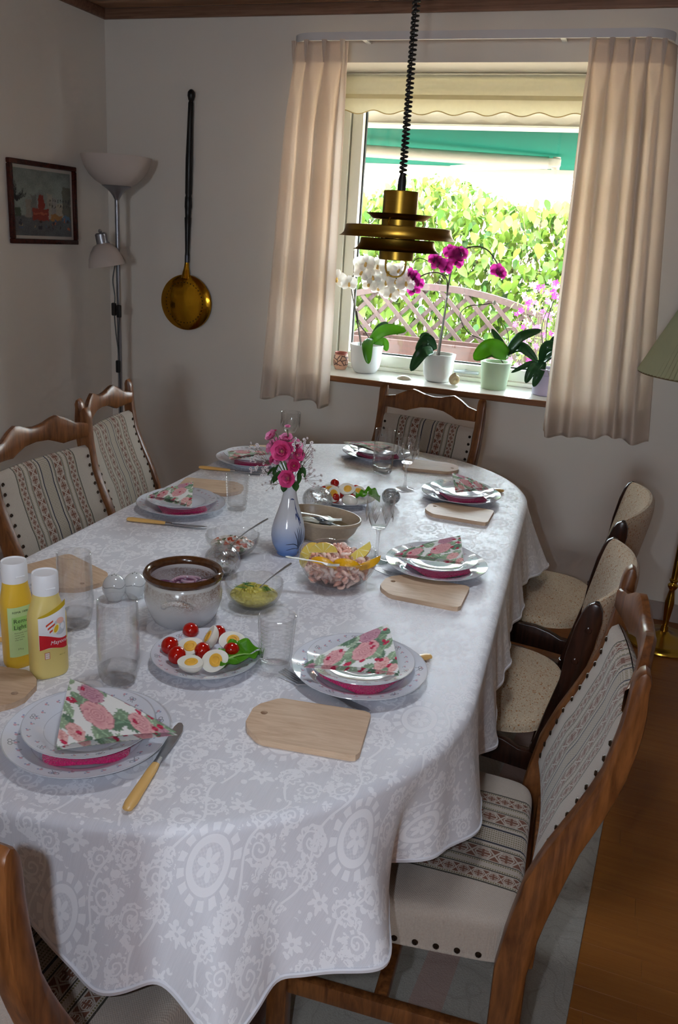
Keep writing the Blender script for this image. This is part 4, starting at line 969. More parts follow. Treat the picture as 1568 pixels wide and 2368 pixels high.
def wineglass(label, x, y, h=.19, s=1.):
    t = thing('wine_glass', label, 'glass', (x, y, TZ), group='cut crystal wine glasses')
    m = MB(); m.lathe([(0, .0005), (.030, .0005), (.0315, .0015), (.030, .0028), (.012, .006), (.0055, .012), (.0042, .03), (.0045, .07), (.0062, .082), (.0078, .086), (.006, .09), (0, .09)], 36); m.build('foot_and_stem', THICK, t)
    zb = .087; H = h - zb
    prof = [(0, zb), (.008, zb + .001)] + [(.036 * math.sin(min(1., .18 + .82 * q) * PI * .54) ** .75, zb + H * (q ** 1.15)) for q in np.linspace(.05, 1, 18)]
    rt = prof[-1][0]; prof += [(rt - .0006, h + .0008)] + [(p[0] - .0016, p[1]) for p in prof[-1:2:-1]] + [(0, zb + .006)]
    m = MB(); m.lathe(prof, 48, fn=lambda th, r, z: (r * (1 - .014 * (max(0, math.cos(8 * th + (z - .13) * 60)) ** 6) * math.exp(-((z - .125) / .025) ** 2)), z)); m.build('bowl', CLEAR, t)
    for k in range(8):   # cut fans on the bowl
        th = 2 * PI * k / 8; m = MB()
        for j in range(-2, 3):
            a0, a1 = th, th + j * .13; z0, z1 = .112, .148 - abs(j) * .005
            r0 = .0352; r1 = .0362
            m.tube([(r0 * math.cos(a0), r0 * math.sin(a0), z0), ((r1) * math.cos((a0 + a1) / 2), r1 * math.sin((a0 + a1) / 2), (z0 + z1) / 2), (r1 * math.cos(a1) * .985, r1 * math.sin(a1) * .985, z1)], [.0004, .0011, .0004], 4)
        o = m.build('cut_fan', CUT, t); o['kind'] = 'stuff'
    return t
wineglass('cut crystal wine glass beside the shrimp bowl', 2.029, -1.807, .180)
wineglass('cut crystal wine glass at the far end beside the tall tumbler', 1.914, -1.138, .184)
wineglass('cut crystal wine glass behind the pink flowers', 1.418, -.953, .165)
# ================================================================ yellow dressing bottles
def bottle(label, x, y, rz, h, wx, wy, shoulder, colr, kind):
    t = thing('dressing_bottle', label, 'bottle', (x, y, TZ), rz, group='yellow dressing bottles')
    YM = plain('yellow_plastic_' + kind, colr, .3, var=.03, spec=.5)
    def sect(v):
        z = v * (h - .038)
        if z < .006: k = .93 + .07 * z / .006
        elif z < shoulder: k = 1.
        else: q = (z - shoulder) / (h - .038 - shoulder); k = 1 - (1 - .0215 / wx) * (q * q * (3 - 2 * q)) * .98
        return z, k
    def pt(u, v):
        z, k = sect(v); th = 2 * PI * u; c_, s_ = math.cos(th), math.sin(th); q = max(0, (z - shoulder) / (h - .038 - shoulder)); e = .72 + .28 * q
        ky = k + (1 - k) * 0; fy = wy * (1 - q) + .0215 * q
        X = abs(c_) ** e * (1 if c_ > 0 else -1) * wx * k; Y = abs(s_) ** e * (1 if s_ > 0 else -1) * (fy if z > shoulder else wy * min(1, k * 1.0)); return (X, Y, z + .0005)
    m = MB(); m.grid(pt, 64, 40, closeu=True); m.f.append(tuple(range(64))[::-1]); m.mi.append(0); m.f.append(tuple(len(m.v) - 64 + k for k in range(64))); m.mi.append(0)
    m.build('body', YM, t, sharp=50)
    m = MB(); z0 = h - .0378; m.lathe([(0, z0), (.0222, z0), (.0225, z0 + .003), (.0225, h - .002), (.0215, h), (.0205, h - .0003), (.0195, h - .0022), (0, h - .0022)], 48); cp = m.build('cap', plain('white_cap', 'e6e6e8', .4, var=.01), t)
    m = MB(); m.rbox(-.009, .009, -.0232, -.0215, z0 + .012, z0 + .0145, .0004, 1); m.build('thumb_notch', plain('white_cap', 'e6e6e8'), cp)
    def surf(lx, z, off=.0004):   # point on the front face (local -y) at lateral lx
        k = 1.; c_ = max(-.999, min(.999, lx / wx)); e = .72; th = abs(c_) ** (1 / e); s_ = math.sqrt(max(0, 1 - th * th)) ** e; return (lx, -wy * s_ - off, z)
    def patch(name, x0, x1, z0_, z1_, colr, off, shape=None, r=.0, par=t, nx=16, nz=16):
        m = MB()
        m.grid(lambda u, v: surf(x0 + (x1 - x0) * u, (lambda zz: zz)(z0_ + (z1_ - z0_) * v if shape is None else shape(u, v)), off), nx, nz)
        return m.build(name, plain('print_' + colr, colr, .4, var=.02), par)
    def text(s, size, lx, z, colr, off, shear=0., name='lettering'):
        cu = bpy.data.curves.new('text', 'FONT'); cu.body = s; cu.size = size; cu.shear = shear; cu.resolution_u = 2
        o_ = bpy.data.objects.new('tmp', cu); COL.objects.link(o_); dg = bpy.context.evaluated_depsgraph_get(); me = bpy.data.meshes.new_from_object(o_.evaluated_get(dg)); bpy.data.objects.remove(o_)
        for v in me.vertices: v.co = surf(lx + v.co.x, z + v.co.y, off)
        me.materials.append(plain('ink_' + colr, colr, .5, var=.0)); return obj(name, me, t)
    if kind == 'mayo':
        patch('label_band', -.024, .026, .060, .128, 'efeff2', .0005, shape=lambda u, v: .060 + v * (.060 + .012 * u * u + .004 * u))
        patch('label_olive_arc', -.024, .026, 0, 0, 'c8a818', .0004, shape=lambda u, v: .118 + .012 * u * u + v * (.004 + .013 * u ** .7))
        patch('label_red', -.0235, .026, 0, 0, 'd21a26', .0007, shape=lambda u, v: .058 + .003 * math.sin(u * 5) + v * (.030 - .016 * math.sin(min(1, u * 1.15) * PI / 2) * (1 - u * .2) + .004 * u))
        for k in range(3): # carrot sticks on the label
            a = .6; m = MB(); x0, z0_ = -.012 + k * .003, .102 - k * .0065; m.add([surf(x0, z0_, .0009), surf(x0 + .013, z0_ + .008, .0009), surf(x0 + .013, z0_ + .0115, .0009), surf(x0, z0_ + .004, .0009)], [(0, 1, 2, 3)]); m.build('printed_carrot', plain('print_carrot', 'd8461e', .5), t, smooth=False)
        def disc(name, cx_, cz_, rx_, rz_, colr, off, a=0.):
            m = MB(); n = 20; m.add([surf(cx_, cz_, off)] + [surf(cx_ + rx_ * math.cos(2 * PI * k / n) * math.cos(a) - rz_ * math.sin(2 * PI * k / n) * math.sin(a), cz_ + rx_ * math.cos(2 * PI * k / n) * math.sin(a) + rz_ * math.sin(2 * PI * k / n) * math.cos(a), off) for k in range(n)], [(0, k + 1, (k + 1) % n + 1) for k in range(n)]); m.build(name, plain('print_' + colr, colr, .5), t, smooth=False)
        disc('printed_plate', .012, .098, .012, .015, 'c9ccd2', .0008); disc('printed_egg', .006, .096, .0058, .0105, 'f2ecc8', .0010, -.35); disc('printed_yolk', .006, .096, .0038, .0075, 'f0c020', .0012, -.35); disc('printed_shrimp', .014, .110, .007, .006, 'efb9a6', .0010)
        text('Mayonnaise', .0105, -.006, .0665, 'f6f6f6', .0011, .25)
        m = MB(); patch('badge', -.016, -.007, .040, .053, 'c23a34', .0005); patch('badge_face', -.0152, -.0078, .0408, .0522, 'f0e4d8', .0007); text('100%', .0028, -.0148, .0478, 'a02a28', .0009); text('EGG', .003, -.0140, .0435, 'a02a28', .0009)
        text('465 ml', .0042, .010, .042, '9a8a40', .0006)
    else:
        patch('label_green', -.024, .024, .025, .122, 'c3dc9c', .0005); patch('label_green_dark', -.019, .024, .078, .103, 'a6d47c', .0007)
        text('REMA 1000', .0058, -.018, .1105, '20241c', .0009); text('Remoulade', .0115, -.017, .0915, '2c3a20', .0010); text('Light', .0115, -.017, .0795, '2c3a20', .0010)
        for k, s_ in enumerate(('Remoulade med', 'mindre fedt', 'og god smag', 'uden tilsat')): text(s_, .0034, -.016, .071 - k * .0045, '4a5a3a', .0008)
        text('375 g', .0045, -.012, .0385, '4a5a3a', .0008)
    return t
bottle('yellow remoulade bottle with pale green label, at the left edge', 1.600, -2.626, 1.15, .203, .027, .0225, .120, 'e3b83a', 'remou')
bottle('paler yellow mayonnaise bottle with red label, in front', 1.669, -2.630, 1.05, .196, .033, .025, .110, 'e2cc7c', 'mayo')
# ================================================================ stoneware pot with onion rings
g = G('stoneware_glaze'); c = g.coord(); x, y, z = g.sep(c); n = g.noise(c, 60, 4, .7); n2 = g.noise(c, 300, 2); n3 = g.noise(c, 9, 2)
fleck = (g.mr(z, .045, .098, 0., 1.) * g.mr(n3, .35, .6, .2, 1.) * g.mr(n2 * .6 + n * .4, .35, .62, 0., 1.)) * z.lt(.108)
col = g.mix(g.mr(z, 0., .1, 0., 1.), lin('c3c6cc'), lin('cfcdc9')); col = g.mix(fleck * .9, col, lin('7a4c22')); rimk = z.band(.1195, .142); col = g.mix(rimk, col, g.mix(g.noise(c, 120, 3), lin('2e1a0e'), lin('5e3818')))
g.set(col=col, rough=.18, spec=.5, coat=.3); STONE = g.mat
pot = thing('stoneware_pot', 'grey stoneware pot with brown speckled rim holding onion rings', 'pot', (1.768, -2.324, TZ), .35); pot.scale = (1, 1, .80)
m = MB(); m.lathe([(0, .0005), (.058, .0005), (.062, .004), (.072, .03), (.0795, .06), (.0805, .082), (.077, .103), (.0735, .113), (.0765, .118), (.0815, .124), (.0825, .131), (.079, .1375), (.073, .1385), (.0685, .133), (.0675, .120), (.071, .105), (.0735, .08), (.071, .05), (.06, .022), (0, .018)], 64); m.build('pot_body', STONE, pot)
for s_ in (-PI / 2, PI / 2):
    pts = [(.0795 * math.cos(s_ + a) + k_ * math.cos(s_) , .0795 * math.sin(s_ + a) + k_ * math.sin(s_), z_) for a, z_, k_ in ((-.34, .072, .0), (-.30, .080, .008), (-.16, .089, .011), (0, .092, .012), (.16, .089, .011), (.30, .080, .008), (.34, .070, .0))]
    m = MB(); m.tube(spline(pts, 4), .0062, 10); m.build('lug_handle', STONE, pot)
ONI = plain('red_onion', 'c9a6b6', .25, var=.2, sss=.1); ONIE = plain('red_onion_skin', '7a4a66', .3)
rs = np.random.RandomState(4)
for k in range(10):
    r = rs.uniform(.016, .028); m = MB(); a = np.linspace(0, 2 * PI, 25); m.tube([(r * math.cos(q), r * math.sin(q), 0) for q in a], .0022, 6, caps=False, flat=1.4); o = m.build('onion_ring', ONI if k % 3 else ONIE)
    o.location = (1.768 + rs.uniform(-.03, .03), -2.324 + rs.uniform(-.03, .03), TZ + .064 + .0025 * k); o.rotation_euler = (rs.uniform(-.2, .2), rs.uniform(-.2, .2), 0); tag(o, 'thin red onion ring lying inside the stoneware pot', 'onion ring', 'onion rings in the pot')
m = MB(); m.lathe([(0, .022), (.06, .024), (.0705, .05), (.0715, .074), (.05, .078), (0, .079)], 40); o = m.build('sliced_onion', plain('onion_mass', 'c4b3bd', .35, var=.25, bump=.6, bscale=140)); o.location = (1.768, -2.324, TZ); o.scale = (1, 1, .80); tag(o, 'heap of chopped onion filling the stoneware pot', 'onion', kind='stuff')
# ================================================================ shakers and crackle-glass globes
SHK = G('porcelain_shaker'); c = SHK.coord(); x, y, z = SHK.sep(c); th = SHK.m('ARCTAN2', y, x); vv = SHK.voro(SHK.com(th * 3., z * 90.), 1.2, 'F1'); col = SHK.mix(vv.lt(.16) * z.band(.018, .034) * .8, lin('d4d6d6'), lin('b46a72')); col = SHK.mix(((z - .036 - (th * 4.).sin() * .002).abs()).lt(.0006), col, lin('8a8e90')); SHK.set(col=col, rough=.1, spec=.6); SHK = SHK.mat
for x, y, lab in ((1.590, -2.311, 'left one of the egg-shaped porcelain shakers behind the tumblers'), (1.622, -2.281, 'right one of the egg-shaped porcelain shakers, next to the pot')):
    t = thing('porcelain_shaker', lab, 'shaker', (x, y, TZ), group='porcelain salt and pepper shakers'); m = MB(); m.lathe([(0, .0005), (.013, .0005), (.016, .002)] + [(.0255 * math.cos(a), .029 + .029 * math.sin(a)) for a in np.linspace(-.85, PI / 2 - .05, 16)] + [(0, .058)], 36); m.build('body', SHK, t)
    for k in range(3): m = MB(); m.lathe([(0, .0008), (.0012, .0006), (.0013, 0)], 8, (.005 * math.cos(2.1 * k), .005 * math.sin(2.1 * k), .0574)); m.build('pour_hole', plain('hole_dark', '2a2a2a', .8), t)
def crackle(name, dark):
    g = G(name); c = g.coord(); v = g.voro(c, 75, 'DISTANCE_TO_EDGE'); a = g.node('ShaderNodeBsdfGlass', Roughness=.02, IOR=1.3); a.inputs['Color'].default_value = (dark, dark, dark, 1); t = g.node('ShaderNodeBsdfTransparent'); t.inputs[0].default_value = (dark, dark, dark, 1)
    gl = g.node('ShaderNodeBsdfGlossy'); gl.inputs['Roughness'].default_value = .12
    m1 = g.n.new('ShaderNodeMixShader'); m1.inputs[0].default_value = .7; g.nt.links.new(a.outputs[0], m1.inputs[1]); g.nt.links.new(t.outputs[0], m1.inputs[2])
    m2 = g.n.new('ShaderNodeMixShader'); g.put(m2.inputs[0], v.lt(.05) * .45); g.nt.links.new(m1.outputs[0], m2.inputs[1]); g.nt.links.new(gl.outputs[0], m2.inputs[2]); g.shader(m2.outputs[0])
    b = g.n.new('ShaderNodeBump'); g.put(b.inputs['Height'], v); b.inputs['Strength'].default_value = .6; b.inputs['Distance'].default_value = .002
    for nd in (a, gl): g.nt.links.new(b.outputs[0], nd.inputs['Normal'])
    return g.mat
CRK = crackle('crackle_glass', .98); CRKD = crackle('smoky_crackle_glass', .72); WAX = plain('white_wax', 'e8e6e2', .4, sss=.2)
for x, y, r, mt, lab in ((1.730, -2.076, .043, CRK, 'clear crackle-glass globe candle holder behind the yellow salad'), (1.751, -1.516, .045, CRK, 'clear crackle-glass globe candle holder behind the oval dish'), (1.920, -1.322, .029, CRKD, 'small smoky crackle-glass globe candle holder behind the wine glass')):
    t = thing('glass_candle_globe', lab, 'candle holder', (x, y, TZ), group='crackle glass globe candle holders')
    prof = [(0, .0005), (r * .45, .0005)] + [(r * math.cos(a), r * .88 + r * .9 * math.sin(a)) for a in np.linspace(-1.1, 1.0, 22)] + [((r - .003) * math.cos(a), r * .88 + (r * .9 - .003) * math.sin(a)) for a in np.linspace(.98, -1.15, 18)] + [(0, .006)]
    m = MB(); m.lathe(prof, 44, fn=lambda th, q, z: (q * (1 + .02 * math.sin(3 * th + z * 60)), z)); m.build('globe', mt, t)
    m = MB(); m.lathe([(0, .0065), (r * .40, .0065), (r * .40, r * .62), (r * .36, r * .60), (0, r * .60)], 24); cn = m.build('tea_light', WAX, t)
    m = MB(); m.tube([(0, 0, r * .60), (.001, 0, r * .6 + .007)], .0008, 6); m.build('wick', plain('wick', '2c2620', .9), cn)
# ================================================================ egg and tomato plates
EGGW = plain('egg_white', 'ece8dc', .22, var=.02, sss=.08); YOLK = plain('egg_yolk', 'e8b03a', .5, var=.12, scale=60, bump=.4, bscale=200)
TOM = plain('cherry_tomato_skin', 'b01208', .1, var=.12, spec=.6); TSTEM = plain('tomato_stem', '4a6a2a', .8)
def egg_tree(label, group):
    t = thing('egg_half', label, 'egg', group=group)
    m = MB(); n = 28
    def rad(th): return .0205 + .0035 * math.cos(th)     # egg outline, blunt end +x
    v = []; f = []
    def rr(th): c_ = math.cos(th); return 1 / math.sqrt((c_ / .0262) ** 2 + (math.sin(th) / (.0205 - .0022 * c_)) ** 2)
    for j in range(9):
        ph = j / 8 * PI / 2
        for k in range(n): th = 2 * PI * k / n; r = rr(th) * math.cos(ph); v.append((r * math.cos(th), r * math.sin(th), -.0205 * math.sin(ph)))
    for j in range(8):
        for k in range(n): k2 = (k + 1) % n; f.append((j * n + k, (j + 1) * n + k, (j + 1) * n + k2, j * n + k2))
    f.append(tuple(range(n))); m.add(v, f); m.build('egg_white', EGGW, t, sharp=60)
    m = MB(); m.lathe([(0, .0006), (.006, .0002), (.0075, .0016), (.0118, .0012), (.0128, -.0005)], 20, (.0015, 0, .0)); m.build('yolk', YOLK, t); return t
EGG0 = None
def egg(p, n, spin, lab, group):
    global EGG0
    if EGG0 is None: EGG0 = egg_tree(lab, group); o = EGG0
    else: o = copy_tree(EGG0); o['label'] = lab; o['group'] = group
    q = Vector(n).normalized().to_track_quat('Z', 'Y'); o.matrix_world = T(*p) @ q.to_matrix().to_4x4() @ RZ(spin); return o
TOM0 = None
def tomato(p, r, lab, group, rot=(0, 0, 0)):
    global TOM0
    if TOM0 is None:
        TOM0 = thing('cherry_tomato', lab, 'tomato', group=group); m = MB(); m.sphere((0, 0, 0), (.015, .015, .0142), 24, 16); m.build('flesh', TOM, TOM0); m = MB(); m.lathe([(0, .0002), (.0016, 0), (.0018, -.0006)], 8, (0, 0, .0144)); m.build('stem_scar', TSTEM, TOM0); o = TOM0
    else: o = copy_tree(TOM0); o['label'] = lab; o['group'] = group
    r *= 1.18; o.location = (p[0], p[1], p[2] + .0025); o.rotation_euler = rot; s_ = r / .015; o.scale = (s_, s_, s_); return o
LET = translucent('lettuce_leaf', '5a9a22', .25, .35, 40, .25, tint='86c030')
def lettuce(label, x, y, z, rz, L, w):
    m = MB()
    def p(u, v):
        s_ = (v - .5) * 2; wid = w * math.sin(PI * min(1, .12 + u * .86)) ** .6; a = abs(s_); rip = .006 * math.sin(u * 22 + s_ * 3) * a + .010 * math.sin(s_ * 4 + u * 5) * a
        return (u * L, s_ * wid * (1 + .08 * math.sin(u * 30)), .004 + .016 * a * a + rip * .8 + .014 * math.sin(u * PI) - .010 * u)
    m.grid(p, 30, 16); t = thing('lettuce_leaf', label, 'lettuce', (x, y, z), rz); o = m.build('blade', LET, t); sd = o.modifiers.new('t', 'SOLIDIFY'); sd.thickness = .0008
    m = MB(); m.tube([(u * L, 0, .0065 + .014 * math.sin(u * PI) - .010 * u) for u in np.linspace(0, .9, 10)], np.linspace(.0028, .0006, 10), 6); m.build('midrib', plain('lettuce_rib', 'a8cf7a', .4), t); return t
ep = (1.901, -2.470)
o = obj('serving_plate', DP, None, (ep[0], ep[1], TZ), (0, 0, 1.1)); o.scale = (.805, .805, .9); tag(o, 'flowered plate of eggs and tomatoes nearest on the table', 'plate')
G1 = 'tomatoes on the near egg plate'; G2 = 'egg halves on the near egg plate'
for x, y, z, r, lab in ((1.8324, -2.4855, 0.0223, .0148, 'at the left, behind another tomato'), (1.8629, -2.5119, 0.0220, .0145, 'lowest on the left'), (1.8330, -2.4080, 0.0210, .0135, 'at the back on the left'), (1.8862, -2.3922, 0.0205, .013, 'at the back between two eggs'), (1.8947, -2.4725, 0.0210, .0135, 'in the middle between the eggs'), (1.9424, -2.4463, 0.0210, .0135, 'at the right beside the lettuce')):
    tomato((x, y, TZ + z), r, 'red cherry tomato on the near egg plate, ' + lab, G1, (random.uniform(.8, 2), 0, random.uniform(0, 6)))
for x, y, z, n, sp_, lab in ((1.8695, -2.4771, .029, (.1, -.5, 1.), .5, 'left half facing up'), (1.8844, -2.4336, .032, (-.75, -.45, .55), 1.9, 'turned on its side at the back'), (1.9305, -2.4199, .030, (.12, -.55, 1.), .1, 'right half at the back'), (1.9403, -2.5084, .031, (.1, -1.1, .8), .5, 'leaning forward in front'), (1.9027, -2.5308, .030, (-.05, -.10, 1.), .2, 'lying flat at the front')):
    egg((x, y, TZ + z), n, sp_, 'boiled egg half on the near plate, ' + lab, G2)
lettuce('green lettuce leaf on the near egg plate beside the ribbed glass', 1.940, -2.505, TZ + .010, 1.05, .105, .030)
# far egg plate
o = obj('serving_plate', DP, None, (1.786, -1.382, TZ), (0, 0, .3)); o.scale = (.77, .77, 1.); tag(o, 'plate of eggs and tomatoes farther back, behind the oval dish', 'plate')
G3 = 'tomatoes on the far egg plate'; G4 = 'egg halves on the far egg plate'
for x, y, z, n, sp_, lab in ((1.7449, -1.4089, .045, (-.1, -.4, .9), .3, 'at the back left'), (1.7967, -1.3844, .047, (.1, -.7, .8), .1, 'at the back in the middle'), (1.8220, -1.4308, .022, (0, .3, -1.), .2, 'rounded side up at the front'), (1.7724, -1.4362, .040, (.6, -.6, .5), 1., 'tilted in the middle'), (1.8285, -1.3645, .040, (.3, -.3, 1), 1., 'at the back right')):
    egg((x, y, TZ + z), n, sp_, 'boiled egg half on the far plate, ' + lab, G4)
for x, y, z, r, lab in ((1.7735, -1.4286, 0.0230, .014, 'at the front left'), (1.7274, -1.3985, 0.0325, .0115, 'on the left'), (1.7291, -1.3109, 0.0330, .012, 'at the very back'), (1.8149, -1.3784, 0.0205, .0115, 'on the right before the lettuce'), (1.7739, -1.3789, 0.0195, .0105, 'small one in the middle'), (1.8086, -1.3297, 0.0320, .011, 'at the back right')):
    tomato((x, y, TZ + z), r, 'red cherry tomato on the far egg plate, ' + lab, G3, (random.uniform(.8, 2), 0, random.uniform(0, 6)))
lettuce('green lettuce leaf on the far egg plate', 1.828, -1.392, TZ + .022, .35, .075, .024)
# ================================================================ glass bowls and their fillings
def glass_bowl(name, label, x, y, R, h, lobes, mat=glassy('bowl_glass', (1, 1, 1), .88)):
    t = thing(name, label, 'bowl', (x, y, TZ), group='clear glass serving bowls')
    prof = [(0, .0005), (R * .45, .0005), (R * .5, .003)] + [(R * (.5 + .5 * math.sin(q * PI / 2) ** .8), .003 + (h - .003) * q ** 1.35) for q in np.linspace(.08, 1, 16)]
    inn = [(max(0, r - .003), z + (.0 if r > R * .95 else .002)) for r, z in prof[-1:2:-1]]
    m = MB(); m.lathe(prof + inn + [(R * .4, .005), (0, .005)], 96, fn=lambda th, r, z: (r * (1 + .035 * (abs(math.cos(lobes * th / 2)) ** .7 - .6) * max(0, (r / R - .45) / .55)), z + .004 * (abs(math.cos(lobes * th / 2)) ** .7 - .6) * max(0, (z / h - .7) / .3))); m.build('bowl_body', mat, t); return t
glass_bowl('glass_bowl', 'lobed glass bowl of yellow curry salad', 1.870, -2.197, .064, .056, 8)
def mound(name, label, cat, x, y, R, z0, top, mat, bumpy, seed, kind='stuff', base=.006, Rb=.5):
    rs = np.random.RandomState(seed); ph = rs.uniform(0, 6.28, 12); m = MB()
    def p(u, v):
        th = 2 * PI * u
        if v < .35: q = v / .35; return (R * (Rb * .9 + (1 - Rb * .9) * q ** .65) * math.cos(th), R * (Rb * .9 + (1 - Rb * .9) * q ** .65) * math.sin(th), base + (z0 - base) * q)
        q = (v - .35) / .65; r = R * (1 - q); b = sum(math.sin(th * (3 + k) + ph[k] + q * (9 + 3 * k)) for k in range(5)) * bumpy * math.sin(min(1, q * 3) * PI / 2)
        return (r * math.cos(th), r * math.sin(th), z0 + (top - z0) * math.sin(q * PI / 2) + b)
    m.grid(p, 72, 36, closeu=True); m.f.append(tuple(range(72))[::-1]); m.mi.append(0); o = m.build(name, mat, sharp=None); o.location = (x, y, TZ); tag(o, label, cat, kind=kind); return o
g = G('curry_salad_mass'); c = g.coord(); v = g.voro(c, 120, 'SMOOTH_F1' if False else 'F1'); g.set(col=g.mix(v, lin('d8ce6a'), lin('b9a83c')), rough=.3, spec=.5).bump(g.noise(c, 160, 3) + v, .8, .006)
mound('curry_salad', 'chunky yellow curry salad heaped in the lobed glass bowl', 'salad', 1.870, -2.197, .053, .027, .043, g.mat, .0022, 1)
DILL = plain('dill_green', '2c6a2a', .6, var=.3); rs = np.random.RandomState(8)
for k in range(4):
    m = MB(); a = rs.uniform(0, 6.28); bx, by = rs.uniform(-.02, .02), rs.uniform(-.016, .012)
    L = .024; m.tube([(0, 0, 0), (L * .5, .002, .002), (L, 0, 0)], .0006, 5)
    for j in range(7):
        s_ = j / 7 * L
        for sd_ in (-1, 1): m.tube([(s_, 0, .001), (s_ + .006, sd_ * .006, .0025), (s_ + .008, sd_ * .009, .001)], [.0006, .0005, .0002], 4)
    o = m.build('dill_sprig', DILL); o.location = (1.870 + bx, -2.197 + by, TZ + .0445); o.rotation_euler = (0, 0, a); tag(o, 'dark green dill sprig on the yellow curry salad', 'herb', 'dill sprigs on the curry salad')
glass_bowl('glass_bowl', 'scalloped glass bowl of pale vegetable salad behind the pot', 1.684, -1.935, .068, .050, 10)
g = G('pink_salad_mass'); c = g.coord(); v = g.voro(c, 95, 'F1', 'Color'); vs = g.sep(v)[0]; col = g.mix(vs.gt(.80), lin('d6d0c6'), lin('c25a3c')); col = g.mix(vs.lt(.14), col, lin('5c6a4c')); col = g.mix(vs.band(.14, .3), col, lin('c9a08c')); g.set(col=col, rough=.3).bump(g.voro(c, 95, 'F1'), .8, .006)
mound('vegetable_salad', 'creamy mixed salad with red bits in the scalloped glass bowl', 'salad', 1.684, -1.935, .056, .025, .037, g.mat, .002, 2)
glass_bowl('glass_bowl', 'large lobed glass bowl of shrimps with lemon wedges', 1.985, -1.981, .094, .074, 8)
SHR = [plain('shrimp_flesh_' + n, c, .3, var=.14, scale=90, sss=.08) for n, c in (('pale', 'f2c4b4'), ('mid', 'eeb09c'), ('light', 'f4d4c8'))]
def shrimp_mesh(mat):
    m = MB(); pts = [(.0105 * math.cos(a), .0105 * math.sin(a), .002 * math.sin(a * 2)) for a in np.linspace(-.3, 3.4, 9)]; m.tube(pts, [.0012, .0036, .0048, .0050, .0047, .0042, .0034, .0026, .0010], 8); me = m.mesh('shrimp', True); me.materials.append(mat); return me
shm = [shrimp_mesh(q) for q in SHR]; rs = np.random.RandomState(3)
for k in range(190):
    if k < 110: a = rs.uniform(0, 6.28); q = math.sqrt(rs.uniform(0, 1)); r = .074 * q; z = .050 + .026 * (1 - q ** 2) + rs.uniform(-.004, .004)
    else: a = 2.4 * k; h_ = rs.uniform(.012, .050); z = h_; r = .092 * (.5 + .5 * math.sin((h_ / .078) ** .74 * PI / 2) ** .8) - .014
    o = obj('shrimp', shm[k % 3], None, (1.985 + r * math.cos(a), -1.981 + r * math.sin(a), TZ + z), (rs.uniform(-1.2, 1.2), rs.uniform(-1.2, 1.2), rs.uniform(0, 6.28))); tag(o, 'small pink peeled shrimp heaped in the lobed glass bowl', 'shrimp', 'peeled shrimps in the glass bowl')
mound('shrimp_filling', 'pink shrimps packed deep inside the lobed glass bowl', 'shrimp', 1.985, -1.981, .070, .046, .066, SHR[0], .002, 5)
g = G('lemon_flesh'); c = g.coord(); x, y, z = g.sep(c); th = g.m('ARCTAN2', z, x); seg_ = (th * 4.).sin().abs(); g.set(col=g.mix(seg_.lt(.18), lin('e6cf6a'), lin('f2ecc0')), rough=.2, spec=.5, sss=.05).bump(g.noise(c, 250, 2), .4, .002); LEMF = g.mat; LEMR = plain('lemon_rind', 'e2a610', .35, var=.06, bump=.3, bscale=300)
def lemon_tree(label):
    t = thing('lemon_wedge', label, 'lemon', group='lemon wedges on the shrimps'); R = .030; half = .40; n = 18
    # wedge: sector of an ellipsoid between two planes through the long axis X
    def sur(u, v): th = -half + 2 * half * v; x_ = (u - .5) * 2; r = R * .82 * math.sqrt(max(0, 1 - x_ * x_)) ; return (x_ * R * 1.12, r * math.sin(th), -r * math.cos(th))
    m = MB(); m.grid(sur, n, 8, flip=True); m.build('rind', LEMR, t)
    for s_ in (0, 1):
        m = MB(); m.grid(lambda u, v: tuple(np.array(sur(u, s_)) * (1, v, v)), n, 5, flip=(s_ == 0)); m.build('flesh', LEMF, t)
    return t
L0 = lemon_tree('lemon wedge standing upright at the back left of the shrimps')
def lemon(o, p, X, N): # X long axis, N rind direction (-Z local)
    X = Vector(X).normalized(); Z_ = -Vector(N); Z_ = (Z_ - X * Z_.dot(X)).normalized(); Y_ = Z_.cross(X); o.matrix_world = Matrix(((X.x, Y_.x, Z_.x, p[0]), (X.y, Y_.y, Z_.y, p[1]), (X.z, Y_.z, Z_.z, p[2]), (0, 0, 0, 1)))
lemon(L0, (1.9621, -2.0203, TZ + .082), (1, .25, .1), (-.3, .3, 1.))
for x, y, z, X, N, lab in ((1.9318, -2.0243, .070, (.3, .4, 1.), (-1, -.2, .2), 'small on the left rim'), (2.0293, -1.9685, .086, (.75, .5, .65), (.4, -.2, -.8), 'pointing up at the right'), (2.0611, -1.9897, .070, (.8, .3, .45), (.7, -.5, .2), 'at the right edge'), (2.0220, -2.0224, .062, (1, .1, .05), (0, -.75, .6), 'lying at the front'), (1.9743, -2.0489, .062, (1, .0, -.1), (.2, -.6, .7), 'under the fork at the front')):
    c = copy_tree(L0); c['label'] = 'lemon wedge on the shrimps, ' + lab; lemon(c, (x, y, TZ + z), X, N)
